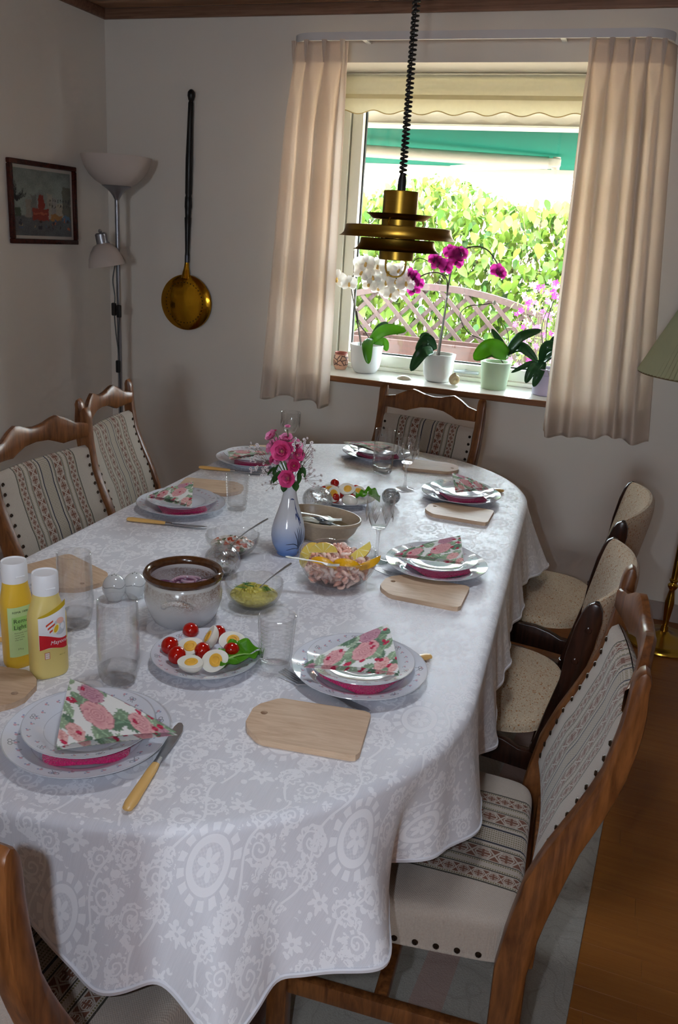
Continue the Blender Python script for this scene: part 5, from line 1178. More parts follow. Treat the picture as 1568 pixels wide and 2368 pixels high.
# ================================================================ oval stoneware dish with herring
g = G('brown_stoneware'); c = g.coord(); g.set(col=g.mix(g.noise(c, 160, 3), lin('a08c74'), lin('b6a289')), rough=.3, spec=.45); BST = g.mat
od = thing('oval_dish', 'oval grey-brown stoneware dish with herring behind the shrimps', 'dish', (1.832, -1.700, TZ), -.10); od.scale = (1.06, 1.06, .82)
fo = lambda th, r, z: (r, z)
m = MB(); pr_ = [(0, .0005), (.62, .0005), (.70, .004), (.86, .03), (.95, .058), (.99, .0615), (1.0, .069), (.99, .0735), (.965, .0735), (.945, .069), (.92, .058), (.83, .03), (.68, .010), (0, .008)]
v0 = len(m.v); m.lathe(pr_, 64); m.v = [(p[0] * .110, p[1] * .078, p[2]) for p in m.v]; m.build('dish_body', BST, od)
HER = plain('herring_flesh', 'c9c9ba', .2, var=.2, scale=40, spec=.6); HERS = plain('herring_skin', '6f7478', .15, .3, var=.3, scale=50); rs = np.random.RandomState(6)
for k in range(9):
    m = MB(); a = rs.uniform(-.6, .6); L, w = rs.uniform(.018, .028), rs.uniform(.008, .011)
    m.grid(lambda u, v: ((u - .5) * 2 * L, (v - .5) * 2 * w * math.sqrt(max(.05, 1 - ((u - .5) * 2) ** 4)), .005 * math.sin(u * PI) + .003 * math.sin(v * PI)), 12, 5); o = m.build('herring_piece', HERS if k % 3 == 0 else HER); sd = o.modifiers.new('t', 'SOLIDIFY'); sd.thickness = .004
    o.location = (1.832 + rs.uniform(-.055, .055), -1.700 + rs.uniform(-.03, .03), TZ + .030 + .0015 * k); o.rotation_euler = (rs.uniform(-.15, .15), rs.uniform(-.15, .15), a); tag(o, 'pale pickled herring piece lying in the oval dish', 'herring', 'herring pieces in the oval dish')
m = MB(); m.lathe([(0, .036), (.84, .036), (.845, .034)], 48); m.v = [(p[0] * .110, p[1] * .078, p[2]) for p in m.v]; o = m.build('brine', glassy('herring_brine', (.80, .78, .62), .6)); o.location = (1.832, -1.700, TZ - .006); o.rotation_euler = (0, 0, -.10); tag(o, 'clear pickling brine filling the oval herring dish', 'brine', kind='stuff')
# ================================================================ serving spoons and forks
def spn(o, p, q, s):
    p, q = Vector(p), Vector(q); d = (q - p).normalized(); e = q - d * .148 * s; aim(o, tuple(e), tuple(q)); o.scale = (s, s, s)
S0 = spoon_tree('dark spoon standing in the stoneware pot'); spn(S0, (1.7824, -2.3126, TZ + .075), (1.8627, -2.3390, TZ + .125), .74)
c = copy_tree(S0); c['label'] = 'steel spoon standing in the yellow curry salad'; spn(c, (1.8927, -2.1920, TZ + .052), (1.9413, -2.1602, TZ + .10), .62)
c = copy_tree(S0); c['label'] = 'steel spoon standing in the scalloped salad bowl'; spn(c, (1.7097, -1.9517, TZ + .048), (1.7717, -1.9128, TZ + .10), .66)
c = copy_tree(K2); c['label'] = 'steel fork resting on the rim of the shrimp bowl'; aim(c, (1.9588, -2.0818, TZ + .078), (1.9949, -2.0714, TZ + .074)); c.scale = (.62, .62, .62)
c = copy_tree(K2); c['label'] = 'steel fork lying across the oval herring dish'; aim(c, (1.815, -1.735, TZ + .062), (1.895, -1.707, TZ + .050)); c.scale = (.85, .85, .85)
# ================================================================ vase with flowers
g = G('vase_glaze'); c = g.coord(); z = g.sep(c)[2]; f = g.mr(z, .0, .12, 1., 0.); g.set(col=g.mix(f, lin('cfd2d8'), lin('5f83bf')), rough=.08, spec=.6, coat=.4)
vx, vy = 1.808, -1.868
vase = thing('porcelain_vase', 'white and blue porcelain bottle vase painted with blue reeds', 'vase', (vx, vy, TZ), 0)
VP = [(.0265, .0005), (.0275, .003), (.0265, .006), (.031, .012), (.040, .03), (.0435, .05), (.0425, .068), (.037, .09), (.029, .115), (.0215, .14), (.0168, .163), (.0155, .178), (.0165, .188), (.0185, .192)]
m = MB(); m.lathe([(0, .0005)] + VP + [(.0175, .1925), (.0145, .187), (.0135, .178), (.015, .15), (0, .12)], 56); m.build('vase_body', g.mat, vase)
def vs(th, z, off=.0004): r = interp(z, [p[1] for p in VP], [p[0] for p in VP]) + off; return (r * math.cos(th), r * math.sin(th), z)
INK = plain('cobalt_paint', '22386e', .3, var=.1); INKD = plain('dark_cobalt_paint', '1c2740', .3, var=.1)
th0 = -.558
def stroke(pts, w, mat, name='painted_reed'):
    m = MB(); v = []; f = []; P = spline([(a, b, 0) for a, b in pts], 6); n = len(P)
    for i, p in enumerate(P):
        ww = w * math.sin(PI * (.08 + .92 * i / (n - 1))) ** .7; q = P[min(i + 1, n - 1)] - P[max(i - 1, 0)]; L = math.hypot(q.x * .04, q.y) or 1; nx, nz = -q.y / L / .04, q.x * .04 / L
        for s_ in (-1, 1): v.append(vs(th0 + p.x + s_ * ww * nx, p.y + s_ * ww * nz))
    f = [(2 * i, 2 * i + 1, 2 * i + 3, 2 * i + 2) for i in range(n - 1)]; m.add(v, f); m.build(name, mat, vase)
for pts in ([(.1, .02), (.0, .045), (-.25, .075)], [(.1, .02), (.05, .05), (-.05, .083)], [(.15, .02), (.15, .05), (.1, .085)], [(.2, .02), (.25, .055), (.3, .082)], [(.1, .03), (-.25, .04), (-.75, .038)], [(.1, .026), (-.3, .026), (-.75, .020)], [(.2, .03), (.35, .045), (.5, .07)]): stroke(pts, .0011, INKD)
for pts in ([(.22, .085), (.12, .12), (.0, .15)], [(.35, .09), (.2, .105), (.05, .108)], [(.3, .09), (.3, .105), (.2, .118)], [(.1, .108), (.0, .115), (-.05, .10)], [(.15, .12), (.05, .128), (.1, .135)], [(.0, .15), (-.3, .152), (-.5, .151)]): stroke(pts, .0016, INK, 'painted_blossom')
ROSE = [plain('rose_petal_' + n, c, .45, var=.12, sss=.06) for n, c in (('hot', 'e2508e'), ('light', 'e88cb4'), ('deep', 'cc3872'))]; STEMG = plain('stem_green', '4a5a2c', .6); LFG = translucent('rose_leaf', '2f5226', .2, .4, 30, .2)
YEL = plain('rose_centre', 'c9b06a', .7)
def petal_mesh(mat, L=.014, w=.010, curl=.5):
    m = MB()
    def p(u, v): s_ = (v - .5) * 2; wd = w * math.sin(PI * min(1, .15 + u * .72)) ** .6; return (s_ * wd, u * L, curl * L * u * u * .5 + .25 * wd * s_ * s_)
    m.grid(p, 6, 6); me = m.mesh('petal'); me.materials.append(mat); return me
PET = [petal_mesh(q) for q in ROSE]
rs = np.random.RandomState(21)
def blossom(parent, p, n, R, ci):
    """a rose head: mesh centre with petals as its own pieces"""
    m = MB(); m.sphere((0, 0, .001), (.0035, .0035, .003), 10, 6); c = m.build('blossom', YEL, parent); q = Vector(n).normalized().to_track_quat('Z', 'Y'); c.matrix_local = T(*p) @ q.to_matrix().to_4x4(); s = R / .0165; s *= 1.3; c.scale = (s, s, s)
    for ring_, (cnt, tilt, sc) in enumerate(((6, .25, 1.15), (6, .75, .92), (5, 1.15, .62))):
        for k in range(cnt):
            a = 2 * PI * k / cnt + ring_ * .5 + rs.uniform(-.1, .1); o = obj('petal', PET[(ci + (ring_ == 2)) % 3], c); o.matrix_local = RZ(a) @ RX(tilt + rs.uniform(-.12, .12)); o.scale = (sc, sc, sc)
    return c
def vpt(dx, dz, dy=0.): return Vector((vx + dx, vy + dy, TZ + dz))     # a point in the bouquet, measured from the vase foot
cen = Vector((vx, vy, TZ + .19))
def rose(label, heads, leaves=()):
    t = thing('rose_stem', label, 'flower', (vx, vy, TZ + .14), group='pink roses in the vase'); O = Vector((vx, vy, TZ + .14))
    for dx, dz, dy, R, ci, nn in heads:
        p = vpt(dx, dz, dy) - O; m = MB(); m.tube(spline([(0, 0, .0), (p.x * .2, p.y * .2, max(.05, p.z * .5)), tuple(p - Vector(nn).normalized() * .006)], 5), .0013, 6); m.build('stem', STEMG, t); blossom(t, p, nn, R, ci)
    for dx, dz, dy, L, a in leaves:
        p = vpt(dx, dz, dy) - O; m = MB(); m.grid(lambda u, v: ((v - .5) * 2 * .009 * math.sin(PI * min(1, .05 + u * .93)) ** .8, u * L, .003 * ((v - .5) * 2) ** 2 - .006 * u * u), 8, 4); o = m.build('leaf', LFG, t); o.location = p; o.rotation_euler = (rs.uniform(-1.2, -.6), rs.uniform(-.5, .5), a)
    return t
F = (.25, -1, .25)
rose('large open pink rose in the centre of the bouquet', [(-0.0128, 0.2742, -.03, .0215, 0, (.15, -1, .35))], [(-0.0292, 0.2332, -.01, .03, 2.6), (0.0020, 0.2412, -.01, .03, -2.4)])
rose('pair of pink roses at the upper left of the bouquet', [(-0.0497, 0.3020, -.01, .0135, 1, (-.4, -.6, .6)), (-0.0475, 0.2759, -.015, .0135, 1, (-.8, -.7, .3))])
rose('pale pink roses at the upper right of the bouquet', [(-0.0165, 0.2959, .0, .0145, 1, (.1, -.4, 1.)), (0.0084, 0.2841, .0, .014, 1, (.7, -.4, .6)), (0.0214, 0.2672, -.015, .0135, 0, (.8, -.8, .2))])
rose('deep pink half-open rose above the vase neck', [(0.0198, 0.2430, -.03, .0135, 2, (.3, -1, .3)), (-0.0406, 0.2482, -.02, .008, 2, (-.6, -.8, .2))], [(0.0224, 0.2387, .0, .034, -2.2), (-0.0343, 0.2157, -.01, .034, 2.0)])
rose('pink rose hanging over the vase neck', [(0.0073, 0.2103, -.035, .0185, 0, (.05, -1, .2))], [(-0.0011, 0.1944, -.03, .022, PI), (0.0221, 0.2002, -.025, .024, -2.6)])
rose('loose pale pink roses filling the middle of the bouquet', [(-0.0394, 0.2827, -.005, .0135, 1, (-.3, -.6, .8)), (0.0056, 0.2572, -.02, .012, 1, (.5, -.9, .1)), (-0.0300, 0.2487, -.015, .011, 1, (-.3, -1, .1)), (-0.0003, 0.2826, -.02, .012, 0, (.4, -.8, .5))], [(-0.0183, 0.2205, -.02, .036, 2.9), (0.0237, 0.2268, -.01, .034, -2.0), (-0.0391, 0.2238, .0, .03, 1.7)])
rose('thin stem with two small rosebuds on top of the bouquet', [(-0.0146, 0.3289, .0, .006, 1, (.1, -.3, 1)), (-0.0466, 0.3148, .0, .004, 2, (-.3, -.2, 1))])
GY = plain('gypsophila_white', 'd9cfcf', .7, var=.1); GYD = plain('gypsophila_centre', '5a4a48', .8)
m = MB()
for k in range(6): a = 2 * PI * k / 6; m.sphere((.0021 * math.cos(a), .0021 * math.sin(a), .0006), (.0017, .0017, .001), 6, 4, 0)
m.sphere((0, 0, .0008), .0012, 6, 4, 1); GYM = m.mesh('tiny_blossom'); GYM.materials.append(GY); GYM.materials.append(GYD)
for i, (tip, spread, cnt) in enumerate((((-0.0998, 0.2485), 0.0231, 16), ((-0.1045, 0.2082), 0.0210, 14), ((-0.0566, 0.2155), 0.0189, 14), ((0.0344, 0.2735), 0.0210, 18), ((0.0606, 0.2167), 0.0231, 16), ((0.0503, 0.2976), 0.0147, 10), ((0.0215, 0.2990), 0.0147, 10), ((-0.0668, 0.1685), 0.0189, 9), ((0.0359, 0.2462), 0.0147, 14))):
    t = thing('gypsophila_sprig', ('tiny white flower sprig reaching left, upper', 'tiny white flower sprig reaching left over the far plate', 'dense white flower sprig left of the roses', 'dense white flower sprig right of the roses', 'tiny white flower sprig reaching right', 'tiny white flower sprig reaching upper right', 'tiny white flower sprig behind the upper right roses', 'low drooping white flower sprig on the left', 'white flower sprig tucked close behind the right roses')[i], 'flower', (vx, vy, TZ + .16), group='gypsophila sprigs in the vase'); O = Vector((vx, vy, TZ + .16))
    dy = rs.uniform(-.03, .03); p = vpt(*tip, dy) - O; hub = p * .62 + Vector((0, 0, .01)); m = MB(); m.tube(spline([(0, 0, 0), tuple(hub * .5 + Vector((0, 0, .015))), tuple(hub)], 5), .0007, 5)
    ends = []
    for k in range(cnt):
        e = vpt(tip[0] + rs.uniform(-spread, spread), tip[1] + rs.uniform(-spread, spread), dy + rs.uniform(-.02, .02)) - O; mid = (hub + e) / 2 + Vector((rs.uniform(-.004, .004), 0, rs.uniform(-.004, .004))); m.tube([tuple(hub), tuple(mid), tuple(e)], .00035, 4); ends.append(e)
    o = m.build('stem', plain('gypsophila_stem', '6a5a4c', .7), t)
    for e in ends: o = obj('tiny_blossom', GYM, t, e, (rs.uniform(.6, 1.8), rs.uniform(-.4, .4), rs.uniform(-.6, .9))); s_ = rs.uniform(.8, 1.25); o.scale = (s_, s_, s_)
# ================================================================ brass pendant lamp
g = G('brushed_brass'); c = g.coord(); z = g.sep(c)[2]; br = g.noise(g.scale(c, (4., 4., 900.)), 2., 2); g.set(col=g.mix(br, lin('8a6a24'), lin('a88435')), metal=1., rough=.34); g.bump(br, .05, .0005); BRASS = g.mat
BRASSP = plain('polished_brass', 'b08a34', .22, 1., var=.08)
pd = thing('pendant_lamp', 'tiered brass pendant lamp on a black coiled cord', 'lamp', (1.884, -1.35, 0), rot=(0, 0, 0))
BLK = plain('black_plastic', '141414', .4, var=.0)
m = MB(); m.lathe([(0, 1.661), (.047, 1.661), (.0485, 1.659), (.0485, 1.480), (.0465, 1.478), (.0455, 1.480), (.0455, 1.64), (0, 1.64)], 48); m.build('body_tube', BRASS, pd)
def shade(name, prof): m = MB(); m.lathe(prof + [(r - .0012, z - .0003) for r, z in prof[::-1]], 72); return m.build(name, BRASS, pd)
shade('upper_ring', [(.0485, 1.588), (.068, 1.5855), (.074, 1.587), (.080, 1.592), (.086, 1.597), (.094, 1.6005)])
shade('main_shade', [(.0485, 1.5695), (.12, 1.5695), (.1455, 1.568), (.1475, 1.566), (.149, 1.556), (.153, 1.546), (.159, 1.540), (.1655, 1.5365)])
shade('lower_shade', [(.0485, 1.5350), (.100, 1.5350), (.1035, 1.533), (.105, 1.522), (.110, 1.511), (.116, 1.5055), (.1245, 1.502)])
for k in range(3):
    a = 2 * PI * k / 3 + .4; m = MB(); m.tube([(.066 * math.cos(a), .066 * math.sin(a), 1.5865), (.070 * math.cos(a), .070 * math.sin(a), 1.578), (.066 * math.cos(a), .066 * math.sin(a), 1.5695)], .0022, 8); m.build('spacer', BRASSP, pd)
    m = MB(); m.tube([(.09 * math.cos(a), .09 * math.sin(a), 1.5685), (.09 * math.cos(a), .09 * math.sin(a), 1.535)], .0022, 8); m.build('spacer', BRASSP, pd)
ex = Vector((.9388, .3444, 0))
m = MB(); pts = [(.028 * s_ * ex.x, .028 * s_ * ex.y, zz) for s_, zz in ((-1, 1.480), (-1, 1.460), (-.85, 1.445), (-.5, 1.4355), (0, 1.4325), (.5, 1.4355), (.85, 1.445), (1, 1.460), (1, 1.480))]; m.tube(spline(pts, 5), .0028, 8); m.build('pull_handle', BRASSP, pd)
m = MB(); m.lathe([(0, 1.6605), (.0115, 1.6605), (.0115, 1.690), (.009, 1.700), (.0075, 1.706), (0, 1.706)], 20); m.build('cord_grip', BLK, pd)
m = MB(); n = 66 * 14; m.tube([(.0085 * math.cos(2 * PI * i / 14), .0085 * math.sin(2 * PI * i / 14), 1.704 + (2.452 - 1.704) * i / n) for i in range(n + 1)], .0031, 6); m.build('coiled_cord', BLK, pd)
m = MB(); m.tube([(0, 0, 1.70), (0, 0, 2.453)], .0018, 6); m.build('strain_wire', BLK, pd)
m = MB(); m.lathe([(0, 1.505), (.012, 1.508), (.022, 1.52), (.024, 1.535), (.018, 1.555), (.012, 1.575), (.012, 1.6), (0, 1.6)], 20); m.build('bulb', plain('milky_bulb', 'e8e4d8', .3), pd)
# ================================================================ torchiere with reading arm
tl = thing('torchiere_lamp', 'silver floor lamp with two frosted glass shades in the corner', 'lamp', (.195, -.215, 0))
SIL = plain('silver_lacquer', '9a9aa0', .35, .8, var=.04); FRO = translucent('frosted_glass_shade', 'e2d8d2', .35, .4, 5, .02)
m = MB(); m.lathe([(0, .0005), (.125, .0005), (.13, .004), (.13, .014), (.12, .020), (.03, .026), (.014, .034), (0, .034)], 48); m.build('base', SIL, tl)
m = MB(); m.tube([(0, 0, .03), (0, 0, 1.64)], .0105, 16); m.build('pole', SIL, tl)
m = MB(); m.lathe([(.0105, 1.625), (.013, 1.632), (.020, 1.645), (.032, 1.66), (.048, 1.674), (.066, 1.685), (.064, 1.687), (.02, 1.66), (0, 1.655)], 40); m.build('shade_cone', SIL, tl)
pr_ = [(.045, 1.680), (.066, 1.688), (.096, 1.706), (.122, 1.731), (.143, 1.764), (.154, 1.795), (.157, 1.812)]
m = MB(); m.lathe([(0, 1.672)] + pr_ + [(r - .004, z) for r, z in pr_[::-1]] + [(0, 1.677)], 56); m.build('bowl_shade', FRO, tl)
Mr = T(-.045, -.07, 1.478) @ RY(-.16) @ RX(.10)
m = MB(); m.lathe([(0, .0), (.020, 0), (.026, -.006), (.027, -.048), (.024, -.050), (0, -.05)], 28, M=Mr); m.lathe([(0, .018), (.006, .015), (.009, .007), (.006, .0), (0, -.001)], 16, M=Mr); m.build('reading_socket', SIL, tl)
pr_ = [(.022, -.045), (.044, -.056), (.063, -.080), (.076, -.108), (.083, -.136), (.085, -.148)]
m = MB(); m.lathe(pr_ + [(r - .003, z) for r, z in pr_[::-1]], 44, M=Mr); m.build('reading_shade', FRO, tl)
m = MB(); m.sphere((Mr @ Vector((0, 0, -.125))), .028, 16, 12); m.build('reading_bulb', plain('milky_bulb', 'e8e4d8', .3), tl)
m = MB(); m.tube(spline([(0, 0, 1.40), (-.02, -.035, 1.43), (-.042, -.066, 1.462)], 5), .006, 10); m.build('reading_arm', SIL, tl)
for s_, ph in ((-1, 0.), (1, 1.2)): 
    m = MB(); m.tube(spline([(s_ * .004, -.0135, 1.35), (s_ * .012 - .006, -.018, 1.27), (s_ * .008 - .002, -.016, 1.19), (s_ * .014, -.018, 1.13), (s_ * .008, -.016, 1.02), (.006, -.014, .9), (.008, -.014, .7), (.004, -.014, .3), (.0, -.02, .03)], 6), .0028, 6); m.build('cable', BLK, tl)
for x_, z_ in ((-.010, 1.135), (.018, 1.128), (.008, .865)): m = MB(); m.rbox(x_ - .011, x_ + .011, -.034, -.018, z_ - .03, z_ + .03, .005, 2); m.build('cord_switch', BLK, tl)
# ================================================================ brass warming pan on the wall
wp = thing('warming_pan', 'brass warming pan with long black turned handle on the wall', 'pan', (.448, -.0045, 1.178))
g = G('hammered_brass'); c = g.coord(); g.set(col=g.mix(g.noise(c, 14, 3), lin('9a6a14'), lin('c08c22')), metal=1., rough=.16).bump(g.noise(c, 30, 3), .25, .004)
m = MB(); Mw = RX(PI / 2); m.lathe([(0, .0), (.125, .0), (.134, .006), (.138, .014), (.136, .022), (.128, .027), (.105, .034), (.06, .041), (0, .044)], 56, M=Mw); m.v = [(p[0], p[1], p[2] * .96) for p in m.v]; m.build('pan_lid', g.mat, wp)
for k in range(36):
    a = 2 * PI * k / 36
    m = MB(); m.sphere((.1 * math.cos(a), -.0355, .096 * math.sin(a)), (.003, .0015, .003), 6, 4); m.build('punched_dot', plain('punched_dark', '3a2408', .4, .8), wp)
m = MB(); m.tube([(0, -.02, .115), (.002, -.02, .145), (.004, -.02, .17), (.006, -.02, .20)], [.024, .017, .012, .010], 14); m.build('neck', g.mat, wp)
WBL = wood('ebonised_wood', '0d0c0c', '1c1917', (30, 30, 3), .35)
hp = [(.006, .195, .009), (.007, .22, .0115), (.007, .235, .0105), (.008, .33, .013), (.009, .39, .016), (.0095, .395, .0135), (.01, .43, .0155), (.0105, .44, .0175), (.011, .48, .0165), (.0115, .49, .0135), (.012, .50, .0165), (.014, .65, .017), (.018, .80, .0135), (.021, .885, .0125), (.0215, .893, .010), (.022, .90, .0135), (.0225, .915, .0175), (.023, .930, .0165), (.023, .940, .009), (.023, .943, .002)]
m = MB(); m.tube([(x_, -.02, z_) for x_, z_, r_ in hp], [r_ for x_, z_, r_ in hp], 16); m.build('handle', WBL, wp)
m = MB(); m.tube([(.006, -.02, .188), (.0065, -.02, .222)], .0118, 16); m.build('ferrule', plain('dark_steel', '4a4a50', .3, .9), wp)
# ================================================================ framed print
pc = thing('framed_picture', 'small framed street scene print in dark red-brown wood', 'picture', (.001, -.493, 1.586))
FRW = wood('mahogany_frame', '2a0e08', '4e1d12', (20, 20, 20), .25)
W2, H2, fw = .222, .169, .021
for a, b, c_, d in ((-W2, W2, H2 - fw, H2), (-W2, W2, -H2, -H2 + fw), (-W2, -W2 + fw, -H2 + fw, H2 - fw), (W2 - fw, W2, -H2 + fw, H2 - fw)): m = MB(); m.rbox(0, .02, a, b, c_, d, .004, 2); m.build('frame_bar', FRW, pc)
m = MB(); m.box(.001, .006, -W2 + fw, W2 - fw, -H2 + fw, H2 - fw); m.build('mat_board', plain('mat_card', 'b8b2aa', .9), pc, smooth=False)
nu, nv = 110, 88; pw, ph_ = W2 - fw - .013, H2 - fw - .013
m = MB(); m.grid(lambda u, v: (.0065, -pw + 2 * pw * u, -ph_ + 2 * ph_ * v), nu, nv); 
U = np.array([[i / nu, j / nv] for j in range(nv + 1) for i in range(nu + 1)]); rs = np.random.RandomState(2)
cl_ = np.zeros((len(U), 3)); u, v = U[:, 0].copy(), U[:, 1].copy()
for f1, f2, a1, b1 in rs.uniform(10, 70, (8, 4)): du = .0035 * np.sin(u * f1 + v * f2 + a1); v = v + .0035 * np.sin(u * f2 - v * f1 + b1); u = u + du
u = u + rs.normal(0, .004, len(u)); v = v + rs.normal(0, .004, len(v))
nz = rs.normal(0, .25, len(u)) + sum(np.sin(u * f1 + a1) * np.sin(v * f2 + b1) for f1, f2, a1, b1 in rs.uniform(4, 40, (10, 4))) / 10
cl_[:] = np.array(lin('8a938c')) * (1 + .35 * nz[:, None]); sk = np.clip((v - .45) / .55, 0, 1)[:, None]; cl_ = cl_ * (1 - sk * .25)
gr = v < .30; cl_[gr] = np.array(lin('55585a')) * (1 + .5 * nz[gr][:, None]); 
def rect(x0, x1, y0, y1, c_): k = (u >= x0) & (u <= x1) & (v >= y0) & (v <= y1); cl_[k] = np.array(lin(c_)) * (1 + .3 * nz[k][:, None])
for x0, x1, y1, c_ in ((.18, .30, .55, '8a8478'), (.28, .38, .62, '70706c'), (.56, .66, .66, '9a9488'), (.64, .74, .60, '8c8a86'), (.72, .84, .52, 'a09684'), (.84, 1.0, .78, '5c5a4e'), (.0, .10, .42, '3c4a38')): rect(x0, x1, .28, y1, c_)
k = (np.abs(u - .455) < .05 * (1.2 - (v - .3))) & (v > .3) & (v < .64); cl_[k] = np.array(lin('8c2c1c')); rect(.30, .58, .24, .42, '8a3020'); rect(.32, .56, .33, .36, 'b0583a'); rect(.62, .82, .24, .34, '9a6a34'); rect(.84, .97, .24, .33, '4a6a84')
for x0 in np.linspace(.6, .95, 8): 
    for y0 in (.46, .54): rect(x0, x0 + .018, y0, y0 + .04, '3c3a38')
for k_ in range(22): x0 = rs.uniform(.05, .95); y0 = rs.uniform(.10, .24); rect(x0, x0 + rs.uniform(.01, .05), y0, y0 + rs.uniform(.02, .06), ['2a2c34', '33251f', '8a7a5c', '4a5a70', 'a85a3c'][k_ % 5])
for k_ in range(26):
    a = rs.uniform(.3, 2.6); x0, y0 = .03, .5; L = rs.uniform(.1, .4); t_ = np.linspace(0, 1, 40)
    for q in t_: kk = (np.abs(u - (x0 + L * .6 * q * math.cos(a))) < .006) & (np.abs(v - (y0 + L * q * math.sin(a))) < .008); cl_[kk] = cl_[kk] * .55
PR = G('street_print'); PR.set(col=PR.attr('print'), rough=.35); o = m.build('print', PR.mat, pc, sharp=None)
ca = o.data.color_attributes.new('print', 'FLOAT_COLOR', 'POINT'); ca.data.foreach_set('color', np.concatenate([np.clip(cl_, 0, 1), np.ones((len(cl_), 1))], 1).astype(np.float32).ravel())
# ================================================================ brass floor lamp at the right
fl = thing('brass_floor_lamp', 'brass floor lamp with pleated pale green shade at the right edge', 'lamp', (2.850, -.24, 0))
m = MB(); m.lathe([(0, .0005), (.145, .0005), (.15, .004), (.148, .010), (.135, .014), (.125, .022), (.115, .024), (.10, .024), (.07, .030), (.03, .040), (.016, .052), (.014, .075), (0, .075)], 56); m.build('base', BRASSP, fl)
m = MB(); m.lathe([(.010, .07), (.011, .09), (.017, .15), (.019, .18), (.015, .21), (.011, .235), (.013, .24), (.020, .25), (.021, .258), (.014, .266), (.013, .27), (.0175, .276), (.0175, .282), (.013, .285), (.013, 1.28), (0, 1.28)], 24); m.build('pole', BRASSP, fl)
PLS = translucent('pleated_shade', 'c4c8a4', .3, .8, 30, .05)
m = MB(); N = 90
m.grid(lambda u, v: (lambda r: ((r + .004 * (1 if int(round(u * 2 * N)) % 2 else -1)) * math.cos(2 * PI * u), (r + .004 * (1 if int(round(u * 2 * N)) % 2 else -1)) * math.sin(2 * PI * u), 1.115 + .36 * v))(.278 - .168 * v), 2 * N, 10, closeu=True); o = m.build('pleated_shade', PLS, fl, smooth=False)
m = MB(); m.tube([(.277 * math.cos(a), .277 * math.sin(a), 1.113) for a in np.linspace(0, 2 * PI, 73)], .003, 6, caps=False); m.build('shade_braid', plain('shade_braid', '7a6a4a', .8), fl)
for k in range(3): a = 2 * PI * k / 3; m = MB(); m.tube([(0, 0, 1.27), (.108 * math.cos(a), .108 * math.sin(a), 1.47)], .002, 6); m.build('shade_spoke', BRASSP, fl)
# ================================================================ window sill: pots, orchids, shells
SZ = .9122
WPOT = plain('white_ceramic', 'dcdcdc', .18, var=.01, spec=.5); GPOT = plain('pale_green_ceramic', 'c2d8b8', .3, var=.02); PPOT = plain('lilac_ceramic', 'c0b4d2', .3, var=.02); SOIL = plain('bark_soil', '4a3626', .95, var=.4, scale=80, bump=.8)
def pot_(name, label, x, y, prof, mat, soilz, r):
    t = thing(name, label, 'flower pot', (x, y, SZ), group='flower pots on the window sill'); m = MB(); m.lathe([(0, .0005)] + prof + [(prof[-1][0] - .004, prof[-1][1])] + [(p[0] - .006, p[1]) for p in prof[-2:1:-1]] + [(0, .012)], 48); m.build('pot_body', mat, t)
    m = MB(); m.lathe([(0, soilz + .004), (r * .6, soilz + .003), (r, soilz)], 28); m.build('soil', SOIL, t)
pot_('flower_pot', 'white pot of the white orchid', 1.328, .165, [(.045, .0005), (.055, .006), (.068, .03), (.073, .06), (.075, .10), (.079, .118), (.081, .135)], WPOT, .118, .068)
pot_('flower_pot', 'white pot of the purple orchid', 1.690, .150, [(.045, .0005), (.055, .006), (.066, .03), (.070, .06), (.072, .10), (.076, .115), (.078, .130)], WPOT, .113, .065)
pot_('flower_pot', 'pale green tapered flower pot', 1.960, .135, [(.054, .0005), (.057, .004), (.062, .05), (.068, .11), (.071, .118), (.071, .124)], GPOT, .108, .062)
pot_('flower_pot', 'lilac flower pot half behind the curtain', 2.195, .130, [(.054, .0005), (.058, .004), (.062, .05), (.067, .09), (.070, .093), (.070, .12)], PPOT, .105, .062)
g = G('painted_clay'); c = g.coord(); x, y, z = g.sep(c); v = g.voro(c, 42, 'DISTANCE_TO_EDGE'); col = g.mix(v.lt(.09) * z.band(.02, .07), lin('c79a80'), lin('4a2c24')); col = g.mix(z.gt(.072), col, lin('8a4030')); g.set(col=col, rough=.6)
t = thing('clay_pot', 'small painted clay pot half behind the left curtain', 'pot', (1.195, .18, SZ)); m = MB(); m.lathe([(0, .0005), (.026, .0005), (.034, .015), (.038, .04), (.034, .068), (.029, .078), (.031, .083), (.028, .083), (.026, .076), (.03, .05), (0, .01)], 32); m.build('pot_body', g.mat, t)
SHELL = plain('sea_shell', 'd8cbb8', .4, var=.2, scale=60)
m = MB(); m.grid(lambda u, v: (lambda th, r: (.036 * r * math.cos(th), .026 * r * math.sin(th) * (1 + .06 * math.sin(14 * th) * r), .018 * math.sqrt(max(0, 1 - r * r))))(2 * PI * u, v), 56, 8, closeu=True); o = m.build('scallop_shell', SHELL); o.location = (1.545, .10, SZ); tag(o, 'flat pale sea shell between the two white pots', 'shell')
m = MB()
pts = []; rad = []
for i in range(90): a = i / 90 * 5 * PI; q = i / 90; pts.append((.020 * (q ** 1.3) * math.cos(a), .020 * (q ** 1.3) * math.sin(a), .040 * (1 - q ** .8) + .018)); rad.append(.002 + .015 * q ** 1.5)
m.tube(pts, rad, 10); m.v = [tuple(RY(1.25) @ Vector(p)) for p in m.v]; mz = min(p[2] for p in m.v); m.v = [(p[0], p[1], p[2] - mz) for p in m.v]; o = m.build('conch_shell', plain('conch', 'c4ae8a', .4, var=.3, scale=50)); o.location = (1.800, .085, SZ); o.rotation_euler = (0, 0, 2.2); tag(o, 'spiral sea snail shell right of the second white pot', 'shell')
